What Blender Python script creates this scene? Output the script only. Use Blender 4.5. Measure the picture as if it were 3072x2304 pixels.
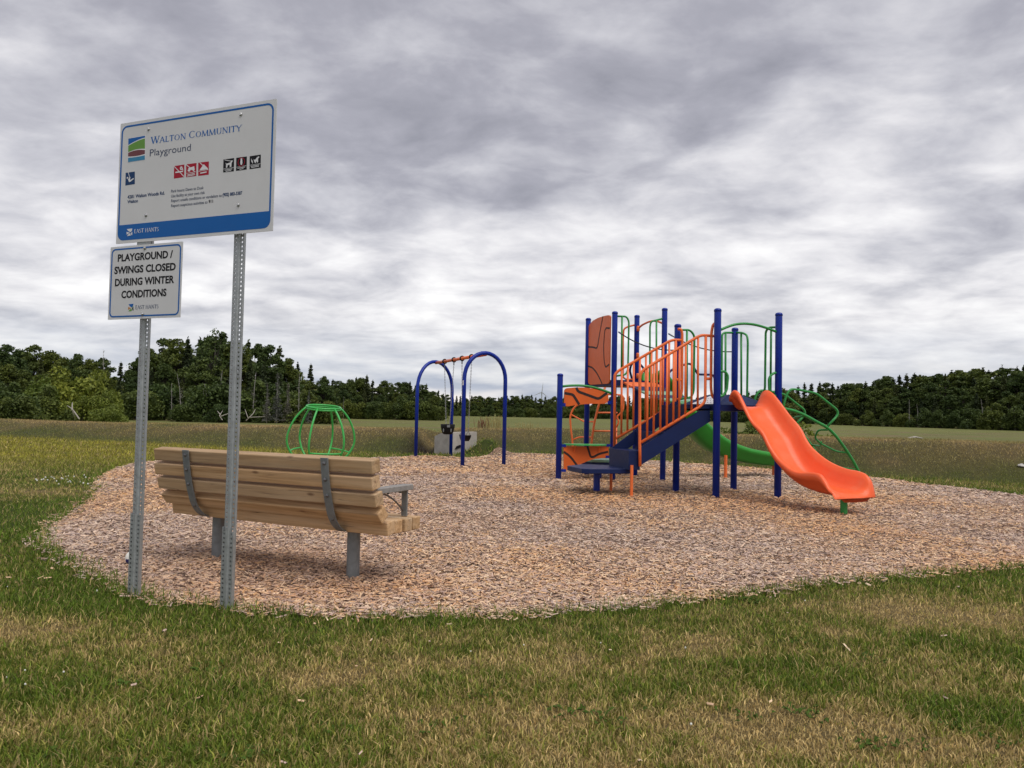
import bpy, bmesh, math, random
import numpy as np
from mathutils import Vector, Matrix
from mathutils.geometry import delaunay_2d_cdt
for o in list(bpy.data.objects): bpy.data.objects.remove(o)
scn = bpy.context.scene
COL = scn.collection
rng = np.random.default_rng(7)
random.seed(7)

# ------------------------------------------------------------------ camera
FPX, CX, CY, EYE = 2307.0, 1536.0, 1152.0, 1.15      # focal length in photo pixels, eye height in metres
PITCH, ROLL = math.atan(86/FPX), 0.02
_F = np.array([0, math.cos(PITCH), math.sin(PITCH)]); _U0 = np.array([0, -math.sin(PITCH), math.cos(PITCH)])
_R = math.cos(ROLL)*np.array([1., 0, 0]) + math.sin(ROLL)*_U0
_U = -math.sin(ROLL)*np.array([1., 0, 0]) + math.cos(ROLL)*_U0
_C = np.array([0, 0, EYE])
cam = bpy.data.cameras.new('camera'); camo = bpy.data.objects.new('camera', cam); COL.objects.link(camo)
cam.sensor_fit = 'HORIZONTAL'; cam.sensor_width = 36; cam.lens = 36*FPX/3072
cam.clip_start = 0.05; cam.clip_end = 12000
camo.matrix_world = Matrix(((_R[0], _U[0], -_F[0], 0), (_R[1], _U[1], -_F[1], 0), (_R[2], _U[2], -_F[2], EYE), (0, 0, 0, 1)))
scn.camera = camo

# ------------------------------------------------------------------ sky, sun, exposure
SUN_EL, SUN_AZ = math.radians(62), math.radians(140)     # azimuth clockwise from +Y: high, from behind the camera's right shoulder
w = bpy.data.worlds.new('World'); scn.world = w; w.use_nodes = True
nt = w.node_tree; N = nt.nodes; L = nt.links; N.clear()
def nd(tree, typ, **k):
    n = tree.nodes.new(typ)
    for a, b in k.items():
        if hasattr(n, a): setattr(n, a, b)
    return n
def mth(tree, op, a, b=None, c=None, clamp=False):
    n = tree.nodes.new('ShaderNodeMath'); n.operation = op; n.use_clamp = clamp
    for i, v in enumerate((a, b, c)):
        if v is None: continue
        if isinstance(v, (int, float)): n.inputs[i].default_value = v
        else: tree.links.new(v, n.inputs[i])
    return n.outputs[0]
def ramp(tree, fac, stops, interp='LINEAR'):
    n = tree.nodes.new('ShaderNodeValToRGB'); n.color_ramp.interpolation = interp
    e = n.color_ramp.elements
    while len(e) < len(stops): e.new(0.5)
    for el, (p_, c_) in zip(e, stops):
        el.position = p_; el.color = (c_[0], c_[1], c_[2], 1)
    if fac is not None: tree.links.new(fac, n.inputs[0])
    return n.outputs[0]
def mixc(tree, fac, a, b, mode='MIX'):
    n = tree.nodes.new('ShaderNodeMix'); n.data_type = 'RGBA'; n.blend_type = mode
    for sock, v in ((n.inputs[0], fac), (n.inputs[6], a), (n.inputs[7], b)):
        if isinstance(v, (int, float)): sock.default_value = v
        elif isinstance(v, (tuple, list)): sock.default_value = (v[0], v[1], v[2], 1)
        else: tree.links.new(v, sock)
    return n.outputs[2]
def noise(tree, vec, scale, detail=4, rough=0.5, dist=0.0):
    n = tree.nodes.new('ShaderNodeTexNoise'); n.inputs['Scale'].default_value = scale
    n.inputs['Detail'].default_value = detail; n.inputs['Roughness'].default_value = rough; n.inputs['Distortion'].default_value = dist
    if vec is not None: tree.links.new(vec, n.inputs['Vector'])
    return n.outputs[0]
sky = nd(nt, 'ShaderNodeTexSky', sky_type='NISHITA', sun_disc=False, sun_elevation=SUN_EL, sun_rotation=SUN_AZ, altitude=10, air_density=1.0, dust_density=1.5)
tc = N.new('ShaderNodeTexCoord'); sep = N.new('ShaderNodeSeparateXYZ'); L.new(tc.outputs['Generated'], sep.inputs[0])
zc = mth(nt, 'MAXIMUM', sep.outputs[2], 0.0)
zz = mth(nt, 'ADD', zc, 0.20)
cmb = N.new('ShaderNodeCombineXYZ'); L.new(mth(nt, 'DIVIDE', sep.outputs[0], zz), cmb.inputs[0]); L.new(mth(nt, 'DIVIDE', sep.outputs[1], zz), cmb.inputs[1])
mp = N.new('ShaderNodeMapping'); mp.inputs['Location'].default_value = (3.1, 1.7, 0); mp.inputs['Rotation'].default_value = (0, 0, 0.35); mp.inputs['Scale'].default_value = (0.95, 1.1, 1)
L.new(cmb.outputs[0], mp.inputs[0]); cv = mp.outputs[0]
n1 = noise(nt, cv, 1.1, 3, 0.5, 0.3)
n2 = noise(nt, cv, 3.1, 9, 0.54, 0.3)
n3 = noise(nt, cv, 8.0, 6, 0.55, 0.5)
cl = mth(nt, 'ADD', mth(nt, 'MULTIPLY', n1, 0.36), mth(nt, 'ADD', mth(nt, 'MULTIPLY', n2, 0.50), mth(nt, 'MULTIPLY', n3, 0.14)))
# the layer thins towards the horizon
thin = ramp(nt, zc, [(0.0, (0.10,)*3), (0.05, (0.11,)*3), (0.13, (0.14,)*3), (0.24, (0.05,)*3), (0.42, (0, 0, 0)), (1.0, (0.0,)*3)])
cl = mth(nt, 'ADD', cl, thin)
ccol = ramp(nt, cl, [(0.36, (0.235, 0.234, 0.268)), (0.46, (0.335, 0.332, 0.372)), (0.54, (0.475, 0.472, 0.505)), (0.63, (0.66, 0.65, 0.665)), (0.74, (0.86, 0.85, 0.84))])
hz = ramp(nt, zc, [(0.0, (1, 1, 1)), (0.045, (0.95,)*3), (0.085, (0.35,)*3), (0.12, (0, 0, 0))])
bandc = mixc(nt, ramp(nt, noise(nt, cv, 2.2, 5, 0.55, 0.2), [(0.4, (0, 0, 0)), (0.66, (1, 1, 1))]), (0.34, 0.385, 0.48), (0.66, 0.67, 0.69))
ccol = mixc(nt, mth(nt, 'MULTIPLY', hz, 0.85), ccol, bandc)
glow = ramp(nt, zc, [(0.0, (0.9,)*3), (0.022, (0.75,)*3), (0.034, (0, 0, 0))])
ccol = mixc(nt, mth(nt, 'MULTIPLY', glow, ramp(nt, n1, [(0.40, (0, 0, 0)), (0.56, (1, 1, 1))])), ccol, (0.86, 0.79, 0.74))
ccol = mixc(nt, 1.0, ccol, (8.4, 8.35, 8.35), 'MULTIPLY')
full = mixc(nt, 0.93, sky.outputs[0], ccol)
bg = N.new('ShaderNodeBackground'); bg.inputs['Strength'].default_value = 0.1; L.new(full, bg.inputs[0])
out = N.new('ShaderNodeOutputWorld'); L.new(bg.outputs[0], out.inputs[0])
sun = bpy.data.lights.new('sun', 'SUN'); sun.energy = 1.5; sun.angle = math.radians(50); sun.color = (1, 0.96, 0.9)
suno = bpy.data.objects.new('sun', sun); COL.objects.link(suno)
sd = Vector((math.sin(SUN_AZ)*math.cos(SUN_EL), math.cos(SUN_AZ)*math.cos(SUN_EL), math.sin(SUN_EL)))
suno.rotation_euler = sd.to_track_quat('Z', 'Y').to_euler(); suno.location = (0, -5, 20)
vs = scn.view_settings
scn.display_settings.display_device = 'sRGB'; vs.view_transform = 'Standard'; vs.look = 'None'; vs.exposure = 0.62; vs.gamma = 1; vs.use_curve_mapping = False
scn.render.engine = 'CYCLES'

# ------------------------------------------------------------------ pixel -> place helpers
def ray(x, y): return _F*FPX + _R*(x-CX) - _U*(y-CY)
def G(x, y, z=0.0):
    d = ray(x, y); return _C + d*(z-EYE)/d[2]
def D(x, y, Y):
    d = ray(x, y); return _C + d*Y/d[1]
def PL(x, y, A, dr):                                   # on the upright plane through A along dr
    n = np.array([dr[1], -dr[0], 0.]); d = ray(x, y); return _C + d*(n@(np.array([A[0], A[1], 0])-_C))/(n@d)
def zA(x, y): return 1640+x/2.675, 900+y/2.675
def zB(x, y): return 2060+x/2.513, 900+y/2.513
def z1(x, y): return 1840+x/6.144, 1040+y/6.144
def z2(x, y): return 1660+x/7.542, 1120+y/7.542
def z3(x, y): return 1660+x/6.9125, 1310+y/6.9125
def z5(x, y): return 2320+x/3.95, 1140+y/3.95
def z6(x, y): return 1750+x/6.635, 910+y/6.635
def zS(x, y): return 300+x/2.3367, 270+y/2.3367
def zW(x, y): return 1200+x/4.253, 1030+y/4.253

# numpy value noise
_perm = np.random.default_rng(3).random((256, 256))
def vn(x, y):
    xi = np.floor(x).astype(int); yi = np.floor(y).astype(int); fx = x-xi; fy = y-yi
    fx = fx*fx*(3-2*fx); fy = fy*fy*(3-2*fy); a = _perm
    g = lambda i, j: a[i % 256, j % 256]
    return (g(xi, yi)*(1-fx)+g(xi+1, yi)*fx)*(1-fy) + (g(xi, yi+1)*(1-fx)+g(xi+1, yi+1)*fx)*fy
def fbm(x, y, oct=4):
    s = 0; t = 0; a = 1.
    for i in range(oct): s = s+a*vn(x*2**i+17.3*i, y*2**i+5.1*i); t += a; a *= .5
    return s/t
def sstep(a, b, x):
    t = np.clip((x-a)/(b-a), 0, 1); return t*t*(3-2*t)

# ------------------------------------------------------------------ object helpers
ROOT = {}
def setp(o, label=None, cat=None, group=None, kind=None):
    if label: o['label'] = label
    if cat: o['category'] = cat
    if group: o['group'] = group
    if kind: o['kind'] = kind
    return o
def empty(name, loc=(0, 0, 0), rz=0.0, **k):
    o = bpy.data.objects.new(name, None); COL.objects.link(o); o.location = loc; o.rotation_euler = (0, 0, rz); o.empty_display_size = 0.2
    return setp(o, **k)
def mesh_data(name, v, f, smooth=False):
    m = bpy.data.meshes.new(name); m.from_pydata([tuple(map(float, q)) for q in v], [], [tuple(map(int, q)) for q in f])
    if smooth: m.polygons.foreach_set('use_smooth', [True]*len(m.polygons))
    m.update(); return m
def obj(name, v, f, mat, parent=None, smooth=False, world=True, bevel=0, **k):
    """v in world coordinates; made relative to the root thing's place when parented (roots without rotation)"""
    if parent is not None and world:
        r = parent
        while r.parent: r = r.parent
        l = r.location; v = [(q[0]-l[0], q[1]-l[1], q[2]-l[2]) for q in v]
    m = mesh_data(name, v, f, smooth)
    if bevel:
        bm = bmesh.new(); bm.from_mesh(m); bmesh.ops.bevel(bm, geom=bm.edges[:], offset=bevel, segments=1, affect='EDGES', profile=0.5); bm.to_mesh(m); bm.free()
    m.materials.append(mat)
    o = bpy.data.objects.new(name, m); COL.objects.link(o)
    if parent is not None: o.parent = parent
    return setp(o, **k)
def np_mesh(name, verts, tris_or_quads, mat, colors=None, smooth=False):
    V = np.asarray(verts, dtype=np.float32); Fc = np.asarray(tris_or_quads, dtype=np.int32)
    m = bpy.data.meshes.new(name); n, k = Fc.shape
    m.vertices.add(len(V)); m.vertices.foreach_set('co', V.ravel())
    m.loops.add(n*k); m.loops.foreach_set('vertex_index', Fc.ravel())
    m.polygons.add(n); m.polygons.foreach_set('loop_start', np.arange(0, n*k, k, dtype=np.int32))
    if smooth: m.polygons.foreach_set('use_smooth', np.ones(n, dtype=bool))
    if colors is not None:
        a = m.color_attributes.new('tint', 'FLOAT_COLOR', 'POINT')
        c = np.ones((len(V), 4), dtype=np.float32); c[:, :3] = colors; a.data.foreach_set('color', c.ravel())
    m.update(calc_edges=True); m.validate(); m.materials.append(mat)
    return m
def merge(*parts):
    V = []; Fs = []
    for v, f in parts:
        b = len(V); V += [tuple(q) for q in v]; Fs += [tuple(i+b for i in q) for q in f]
    return V, Fs
def fillet(pts, rad, n=5):
    pts = [np.array(p, float) for p in pts]; out = [pts[0]]
    for a, b, c in zip(pts, pts[1:], pts[2:]):
        d1 = a-b; d2 = c-b; l1 = np.linalg.norm(d1); l2 = np.linalg.norm(d2)
        if l1 < 1e-6 or l2 < 1e-6: continue
        t = min(rad, l1*.48, l2*.48); p0 = b+d1/l1*t; p2 = b+d2/l2*t
        for i in range(n+1):
            s = i/n; out.append(p0*(1-s)**2+b*2*s*(1-s)+p2*s*s)
    out.append(pts[-1]); return out
def tube(pts, r, seg=10, cap=True, closed=False):
    P = [np.array(p, float) for p in pts]; n = len(P); V = []; Fs = []
    rr = r if isinstance(r, (list, tuple, np.ndarray)) else [r]*n
    prev = None
    for i in range(n):
        if closed: t = P[(i+1) % n]-P[i-1]
        else: t = P[min(i+1, n-1)]-P[max(i-1, 0)]
        t = t/(np.linalg.norm(t)+1e-9)
        if prev is None:
            a = np.array([0, 0, 1.]) if abs(t[2]) < .9 else np.array([1., 0, 0]); x = np.cross(t, a)
        else: x = prev-t*(prev@t)
        x = x/(np.linalg.norm(x)+1e-9); prev = x; y = np.cross(t, x)
        for k in range(seg):
            an = 2*math.pi*k/seg; V.append(P[i]+rr[i]*(x*math.cos(an)+y*math.sin(an)))
    for i in range(n if closed else n-1):
        for k in range(seg):
            a = i*seg+k; b = i*seg+(k+1) % seg; j = ((i+1) % n)*seg
            Fs.append((a, b, j+(k+1) % seg, j+k))
    if cap and not closed:
        Fs.append(tuple(range(seg))[::-1]); Fs.append(tuple((n-1)*seg+k for k in range(seg)))
    return V, Fs
def boxf(c, ax, ay, az):
    c, ax, ay, az = (np.array(q, float) for q in (c, ax, ay, az))
    V = [c+sx*ax+sy*ay+sz*az for sz in (-1, 1) for sy in (-1, 1) for sx in (-1, 1)]
    return V, [(0, 2, 3, 1), (4, 5, 7, 6), (0, 1, 5, 4), (2, 6, 7, 3), (0, 4, 6, 2), (1, 3, 7, 5)]
def extrude(poly, vec):
    """poly: ordered 3D outline; vec: extrusion; capped both ends"""
    n = len(poly); vec = np.array(vec, float); V = [np.array(q, float) for q in poly]+[np.array(q, float)+vec for q in poly]
    Fs = [tuple(range(n))[::-1], tuple(range(n, 2*n))]+[(i, (i+1) % n, n+(i+1) % n, n+i) for i in range(n)]
    return V, Fs
def strip(pts, width, nrm, off, th=0.0015):
    """a thin flat ribbon following pts on a plane with normal nrm"""
    P = [np.array(p, float) for p in pts]; nrm = np.array(nrm, float); Lf = []; Rt = []
    for i in range(len(P)):
        t = P[min(i+1, len(P)-1)]-P[max(i-1, 0)]; t = t/np.linalg.norm(t); s = np.cross(nrm, t)
        ww = width[i] if isinstance(width, (list, tuple)) else width
        Lf.append(P[i]+s*ww/2+nrm*off); Rt.append(P[i]-s*ww/2+nrm*off)
    return extrude(Lf+Rt[::-1], -nrm*th)
def lathe(prof, c, seg=16):
    V = []; Fs = []; c = np.array(c, float)
    for r, z in prof:
        for k in range(seg): V.append(c+np.array([r*math.cos(2*math.pi*k/seg), r*math.sin(2*math.pi*k/seg), z]))
    for i in range(len(prof)-1):
        for k in range(seg): Fs.append((i*seg+k, i*seg+(k+1) % seg, (i+1)*seg+(k+1) % seg, (i+1)*seg+k))
    Fs.append(tuple(range(seg))[::-1]); Fs.append(tuple((len(prof)-1)*seg+k for k in range(seg)))
    return V, Fs

# ------------------------------------------------------------------ materials
def pmat(name, col, rough=0.5, var=0.12, scale=6.0, metal=0.0, bump=0.0, bscale=60.0, spec=0.5, dirt=None, coat=0.0):
    m = bpy.data.materials.new(name); m.use_nodes = True; t = m.node_tree; b = t.nodes['Principled BSDF']
    g = t.nodes.new('ShaderNodeNewGeometry').outputs['Position']
    n = noise(t, g, scale, 5, 0.6)
    lo = tuple(c*(1-var) for c in col); hi = tuple(min(1, c*(1+var)) for c in col)
    c = ramp(t, n, [(0.3, lo), (0.7, hi)])
    if dirt:
        n2_ = noise(t, g, dirt[1], 6, 0.65); c = mixc(t, mth(t, 'MULTIPLY', ramp(t, n2_, [(0.5, (0, 0, 0)), (0.72, (1, 1, 1))]), dirt[2]), c, dirt[0])
    t.links.new(c, b.inputs['Base Color'])
    rr = mth(t, 'ADD', mth(t, 'MULTIPLY', noise(t, g, scale*3, 4), 0.22), rough-0.11, clamp=True); t.links.new(rr, b.inputs['Roughness'])
    b.inputs['Metallic'].default_value = metal; b.inputs['Specular IOR Level'].default_value = spec; b.inputs['Coat Weight'].default_value = coat
    if bump:
        bn = t.nodes.new('ShaderNodeBump'); bn.inputs['Strength'].default_value = bump; bn.inputs['Distance'].default_value = 0.01
        t.links.new(noise(t, g, bscale, 4), bn.inputs['Height']); t.links.new(bn.outputs[0], b.inputs['Normal'])
    return m
M = {}
M['blue'] = pmat('blue_powder_coat', (0.002, 0.024, 0.28), 0.36, 0.10, 4, spec=0.35)
M['navy'] = pmat('navy_plastisol', (0.003, 0.013, 0.075), 0.45, 0.12, 5, bump=0.1, bscale=150, spec=0.3)
M['orange'] = pmat('orange_powder_coat', (0.86, 0.17, 0.035), 0.4, 0.07, 5, dirt=((0.45, 0.2, 0.1), 12, 0.15))
M['panel'] = pmat('orange_plastic_panel', (0.74, 0.135, 0.02), 0.42, 0.06, 5, bump=0.05, bscale=200)
M['groove'] = pmat('dark_core_groove', (0.02, 0.012, 0.012), 0.6)
M['slide'] = pmat('orange_moulded_plastic', (0.92, 0.135, 0.036), 0.36, 0.05, 3, bump=0.05, bscale=90, dirt=((0.8, 0.25, 0.13), 5, 0.3), spec=0.4)
M['green'] = pmat('green_powder_coat', (0.022, 0.26, 0.045), 0.38, 0.1, 5)
M['lgreen'] = pmat('light_green_powder_coat', (0.045, 0.40, 0.075), 0.35, 0.1, 5)
M['gslide'] = pmat('green_moulded_plastic', (0.03, 0.29, 0.03), 0.38, 0.08, 4)
M['mint'] = pmat('mint_step_coat', (0.22, 0.42, 0.30), 0.55, 0.12, 8)
M['white'] = pmat('white_coated_plate', (0.75, 0.76, 0.78), 0.3, 0.05)
M['black'] = pmat('black_rubber', (0.006, 0.006, 0.007), 0.5, 0.2, spec=0.25)
M['galv'] = pmat('galvanised_steel', (0.36, 0.38, 0.385), 0.48, 0.16, 24, metal=0.55, bump=0.04, bscale=40, dirt=((0.22, 0.22, 0.21), 15, 0.35))
M['zinc'] = pmat('galvanised_bench_steel', (0.20, 0.215, 0.22), 0.55, 0.16, 20, metal=0.25, dirt=((0.14, 0.14, 0.14), 11, 0.4))
M['bolt'] = pmat('bolt_steel', (0.5, 0.5, 0.5), 0.25, 0.1, 20, metal=0.9)
M['dbolt'] = pmat('weathered_bolt_steel', (0.16, 0.16, 0.165), 0.4, 0.1, 20, metal=0.7)
M['signw'] = pmat('white_sign_sheet', (0.60, 0.60, 0.60), 0.4, 0.03, 3, dirt=((0.45, 0.44, 0.42), 4, 0.12))
M['signb'] = pmat('blue_sign_print', (0.003, 0.105, 0.37), 0.4, 0.03, spec=0.2)
M['signn'] = pmat('navy_sign_print', (0.012, 0.045, 0.13), 0.45, 0.03, spec=0.15)
M['signg'] = pmat('grey_sign_print', (0.055, 0.075, 0.13), 0.45, 0.03, spec=0.15)
M['signk'] = pmat('black_sign_print', (0.008, 0.008, 0.010), 0.45, 0.03, spec=0.15)
M['signr'] = pmat('red_sign_print', (0.36, 0.012, 0.03), 0.45, 0.03, spec=0.15)
M['prg'] = pmat('green_sign_print', (0.10, 0.27, 0.02), 0.45, 0.03)
M['prm'] = pmat('maroon_sign_print', (0.13, 0.02, 0.025), 0.45, 0.03)
M['pro'] = pmat('ochre_sign_print', (0.45, 0.2, 0.05), 0.45, 0.03)
M['prt'] = pmat('teal_sign_print', (0.01, 0.2, 0.37), 0.45, 0.03)
M['printw'] = pmat('white_sign_print', (0.68, 0.68, 0.69), 0.4, 0.02)
M['conc'] = pmat('weathered_concrete', (0.40, 0.37, 0.33), 0.85, 0.16, 5, bump=0.25, bscale=50, dirt=((0.2, 0.19, 0.16), 3, 0.4))
M['ball'] = pmat('white_ball_skin', (0.75, 0.74, 0.68), 0.4, 0.05)
M['turb'] = pmat('turbine_haze_grey', (0.42, 0.44, 0.48), 0.5, 0.03)  # distance haze put into the colour: turbine greyed towards the sky
M['drift'] = pmat('bleached_driftwood', (0.34, 0.31, 0.27), 0.8, 0.2, 9)
M['birch'] = pmat('pale_bark', (0.30, 0.28, 0.26), 0.8, 0.35, 3)
M['bark'] = pmat('dark_bark', (0.055, 0.045, 0.038), 0.9, 0.3, 5)
M['stone'] = pmat('pale_stone', (0.42, 0.40, 0.37), 0.8, 0.15, 8)
def chainmat(): return pmat('chain_steel', (0.36, 0.36, 0.36), 0.4, 0.2, 40, metal=0.6)
M['chain'] = chainmat()

def wood_mat():
    m = bpy.data.materials.new('weathered_softwood'); m.use_nodes = True; t = m.node_tree; b = t.nodes['Principled BSDF']
    tc_ = t.nodes.new('ShaderNodeTexCoord'); oi = t.nodes.new('ShaderNodeObjectInfo')
    mp_ = t.nodes.new('ShaderNodeMapping'); mp_.inputs['Scale'].default_value = (0.9, 22, 22)
    ad = t.nodes.new('ShaderNodeVectorMath'); ad.operation = 'ADD'; t.links.new(tc_.outputs['Object'], ad.inputs[0])
    cx_ = t.nodes.new('ShaderNodeCombineXYZ')
    for i in range(3): t.links.new(mth(t, 'MULTIPLY', oi.outputs['Random'], 7.3*(i+1)), cx_.inputs[i])
    t.links.new(cx_.outputs[0], ad.inputs[1]); t.links.new(ad.outputs[0], mp_.inputs[0])
    g1 = noise(t, mp_.outputs[0], 1.6, 8, 0.62, 0.9)
    mp2 = t.nodes.new('ShaderNodeMapping'); mp2.inputs['Scale'].default_value = (0.5, 5, 5); t.links.new(ad.outputs[0], mp2.inputs[0])
    g2 = noise(t, mp2.outputs[0], 1.5, 4, 0.5, 0.6)
    c1 = ramp(t, g1, [(0.28, (0.21, 0.115, 0.05)), (0.43, (0.42, 0.26, 0.125)), (0.6, (0.55, 0.36, 0.19)), (0.8, (0.62, 0.43, 0.25))])
    c2 = mixc(t, ramp(t, g2, [(0.4, (0, 0, 0)), (0.7, (0.55,)*3)]), c1, (0.60, 0.46, 0.31))
    # knots
    vo = t.nodes.new('ShaderNodeTexVoronoi'); vo.inputs['Scale'].default_value = 1.0
    mp3 = t.nodes.new('ShaderNodeMapping'); mp3.inputs['Scale'].default_value = (3.2, 9, 9); t.links.new(ad.outputs[0], mp3.inputs[0]); t.links.new(mp3.outputs[0], vo.inputs['Vector'])
    kn = ramp(t, vo.outputs['Distance'], [(0.05, (1, 1, 1)), (0.13, (0, 0, 0))])
    c3 = mixc(t, mth(t, 'MULTIPLY', kn, 0.75), c2, (0.13, 0.06, 0.03))
    # long drying checks
    mp4 = t.nodes.new('ShaderNodeMapping'); mp4.inputs['Scale'].default_value = (0.35, 14, 14); t.links.new(ad.outputs[0], mp4.inputs[0])
    ck = noise(t, mp4.outputs[0], 1.2, 3, 0.5, 0.25)
    ckm = ramp(t, mth(t, 'ABSOLUTE', mth(t, 'SUBTRACT', ck, 0.5)), [(0.0, (1, 1, 1)), (0.006, (0, 0, 0))])
    ckm = mth(t, 'MULTIPLY', ckm, ramp(t, g2, [(0.5, (0, 0, 0)), (0.56, (1, 1, 1))]))
    c4 = mixc(t, mth(t, 'MULTIPLY', ckm, 0.8), c3, (0.06, 0.035, 0.02))
    c4 = mixc(t, 1.0, c4, ramp(t, oi.outputs['Random'], [(0, (0.86, 0.86, 0.86)), (1, (1.12, 1.08, 1.04))]), 'MULTIPLY')
    t.links.new(c4, b.inputs['Base Color']); b.inputs['Roughness'].default_value = 0.68
    bn = t.nodes.new('ShaderNodeBump'); bn.inputs['Strength'].default_value = 0.35; bn.inputs['Distance'].default_value = 0.004
    t.links.new(mth(t, 'SUBTRACT', g1, mth(t, 'MULTIPLY', ckm, 1.5)), bn.inputs['Height']); t.links.new(bn.outputs[0], b.inputs['Normal'])
    return m
M['wood'] = wood_mat()

def tint_mat(name, rough=0.8, trans=0.25, island=0.25, extra=None):
    """colour from the mesh's own 'tint' attribute with per-piece variation"""
    m = bpy.data.materials.new(name); m.use_nodes = True; t = m.node_tree; b = t.nodes['Principled BSDF']; o_ = t.nodes['Material Output']
    at = t.nodes.new('ShaderNodeAttribute'); at.attribute_name = 'tint'
    c = at.outputs['Color']
    if extra == 'ground':
        g = t.nodes.new('ShaderNodeNewGeometry').outputs['Position']
        a1 = noise(t, g, 55, 6, 0.7); a2 = noise(t, g, 4.0, 5, 0.65); a3 = noise(t, g, 0.5, 5, 0.6)
        k = mth(t, 'ADD', mth(t, 'MULTIPLY', a1, 0.9), mth(t, 'ADD', mth(t, 'MULTIPLY', a2, 0.7), mth(t, 'MULTIPLY', a3, 0.5)))
        c = mixc(t, 1.0, c, ramp(t, mth(t, 'MULTIPLY', k, 0.5), [(0.3, (0.45, 0.45, 0.42)), (0.52, (0.95, 0.95, 0.95)), (0.72, (1.55, 1.45, 1.3))]), 'MULTIPLY')
        bn = t.nodes.new('ShaderNodeBump'); bn.inputs['Strength'].default_value = 0.7; bn.inputs['Distance'].default_value = 0.06
        t.links.new(mth(t, 'ADD', a1, a2), bn.inputs['Height']); t.links.new(bn.outputs[0], b.inputs['Normal'])
    elif island:
        g = t.nodes.new('ShaderNodeNewGeometry').outputs['Random Per Island']
        c = mixc(t, 1.0, c, ramp(t, g, [(0, (1-island,)*3), (1, (1+island,)*3)]), 'MULTIPLY')
    t.links.new(c, b.inputs['Base Color']); b.inputs['Roughness'].default_value = rough; b.inputs['Specular IOR Level'].default_value = 0.25
    if trans:
        tr = t.nodes.new('ShaderNodeBsdfTranslucent'); t.links.new(c, tr.inputs[0]); mx = t.nodes.new('ShaderNodeMixShader'); mx.inputs[0].default_value = trans
        t.links.new(b.outputs[0], mx.inputs[1]); t.links.new(tr.outputs[0], mx.inputs[2]); t.links.new(mx.outputs[0], o_.inputs[0])
    return m
M['ground'] = tint_mat('turf_ground', 0.95, 0, 0, 'ground')
M['grass'] = tint_mat('grass_blades', 0.6, 0.3, 0.3)
M['chips'] = tint_mat('wood_chip_pieces', 0.8, 0, 0.18)
def leaf_mat(name, lo, hi, trans=0.25):
    m = bpy.data.materials.new(name); m.use_nodes = True; t = m.node_tree; b = t.nodes['Principled BSDF']; o_ = t.nodes['Material Output']
    oi = t.nodes.new('ShaderNodeObjectInfo'); g = t.nodes.new('ShaderNodeNewGeometry')
    c = ramp(t, g.outputs['Random Per Island'], [(0, lo), (1, hi)])
    cl_ = noise(t, g.outputs['Position'], 0.55, 3, 0.5)
    c = mixc(t, 1.0, c, ramp(t, cl_, [(0.3, (0.62, 0.66, 0.62)), (0.7, (1.35, 1.3, 1.2))]), 'MULTIPLY')
    c = mixc(t, 1.0, c, ramp(t, oi.outputs['Random'], [(0, (0.65, 0.75, 0.8)), (0.5, (1, 1, 1)), (1, (1.45, 1.25, 0.95))]), 'MULTIPLY')
    t.links.new(c, b.inputs['Base Color']); b.inputs['Roughness'].default_value = 0.6; b.inputs['Specular IOR Level'].default_value = 0.3
    tr = t.nodes.new('ShaderNodeBsdfTranslucent'); t.links.new(c, tr.inputs[0]); mx = t.nodes.new('ShaderNodeMixShader'); mx.inputs[0].default_value = trans
    t.links.new(b.outputs[0], mx.inputs[1]); t.links.new(tr.outputs[0], mx.inputs[2]); t.links.new(mx.outputs[0], o_.inputs[0])
    return m
M['leaf'] = leaf_mat('broadleaf_foliage', (0.040, 0.066, 0.016), (0.115, 0.155, 0.038))
M['leafy'] = leaf_mat('bright_shrub_foliage', (0.085, 0.125, 0.018), (0.18, 0.22, 0.04))
M['needle'] = leaf_mat('conifer_foliage', (0.027, 0.042, 0.016), (0.066, 0.088, 0.032), 0.1)
M['dneedle'] = leaf_mat('grey_dead_needles', (0.10, 0.10, 0.09), (0.2, 0.19, 0.17), 0.1)
# ------------------------------------------------------------------ terrain
def berm_s(X, Y): return .395*X+.919*Y-16.9-3.9*np.exp(-((X-1.8)/4.1)**2)
WD_T = [-1.2, -.24, -.235, -.09, -.085, .33, .36, .46, .67, .9]; WD_D = [122, 130, 182, 182, 358, 352, 308, 262, 212, 182]
def terrain(X, Y):
    X = np.asarray(X, float); Y = np.asarray(Y, float); s = berm_s(X, Y)
    Hh = .6+.009*np.clip(X, -18, 10)
    z = Hh*sstep(-.1, 3.3, s)-(Hh+.7)*sstep(4.6, 10, s)
    yw = np.interp(X/np.maximum(Y, 1), WD_T, WD_D); z = z+(5+2.5*fbm(X*.02, Y*.02))*sstep(0, 26, Y-yw)      # the land rises under the woods
    z = z+.05*(fbm(X*.5, Y*.5)-.5)*sstep(.2, 2, s)
    z = z+.46*np.exp(-(((X+.66)/.42)**2+((Y-20.95)/.34)**2))                       # bank against the culvert head wall
    z = z-.50*np.exp(-(((X+2.45)/.33)**2))*sstep(20.4, 21.3, Y)*(1-sstep(25, 27, Y))*sstep(0, 1, s+.6)   # gully beside it
    return z
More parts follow.
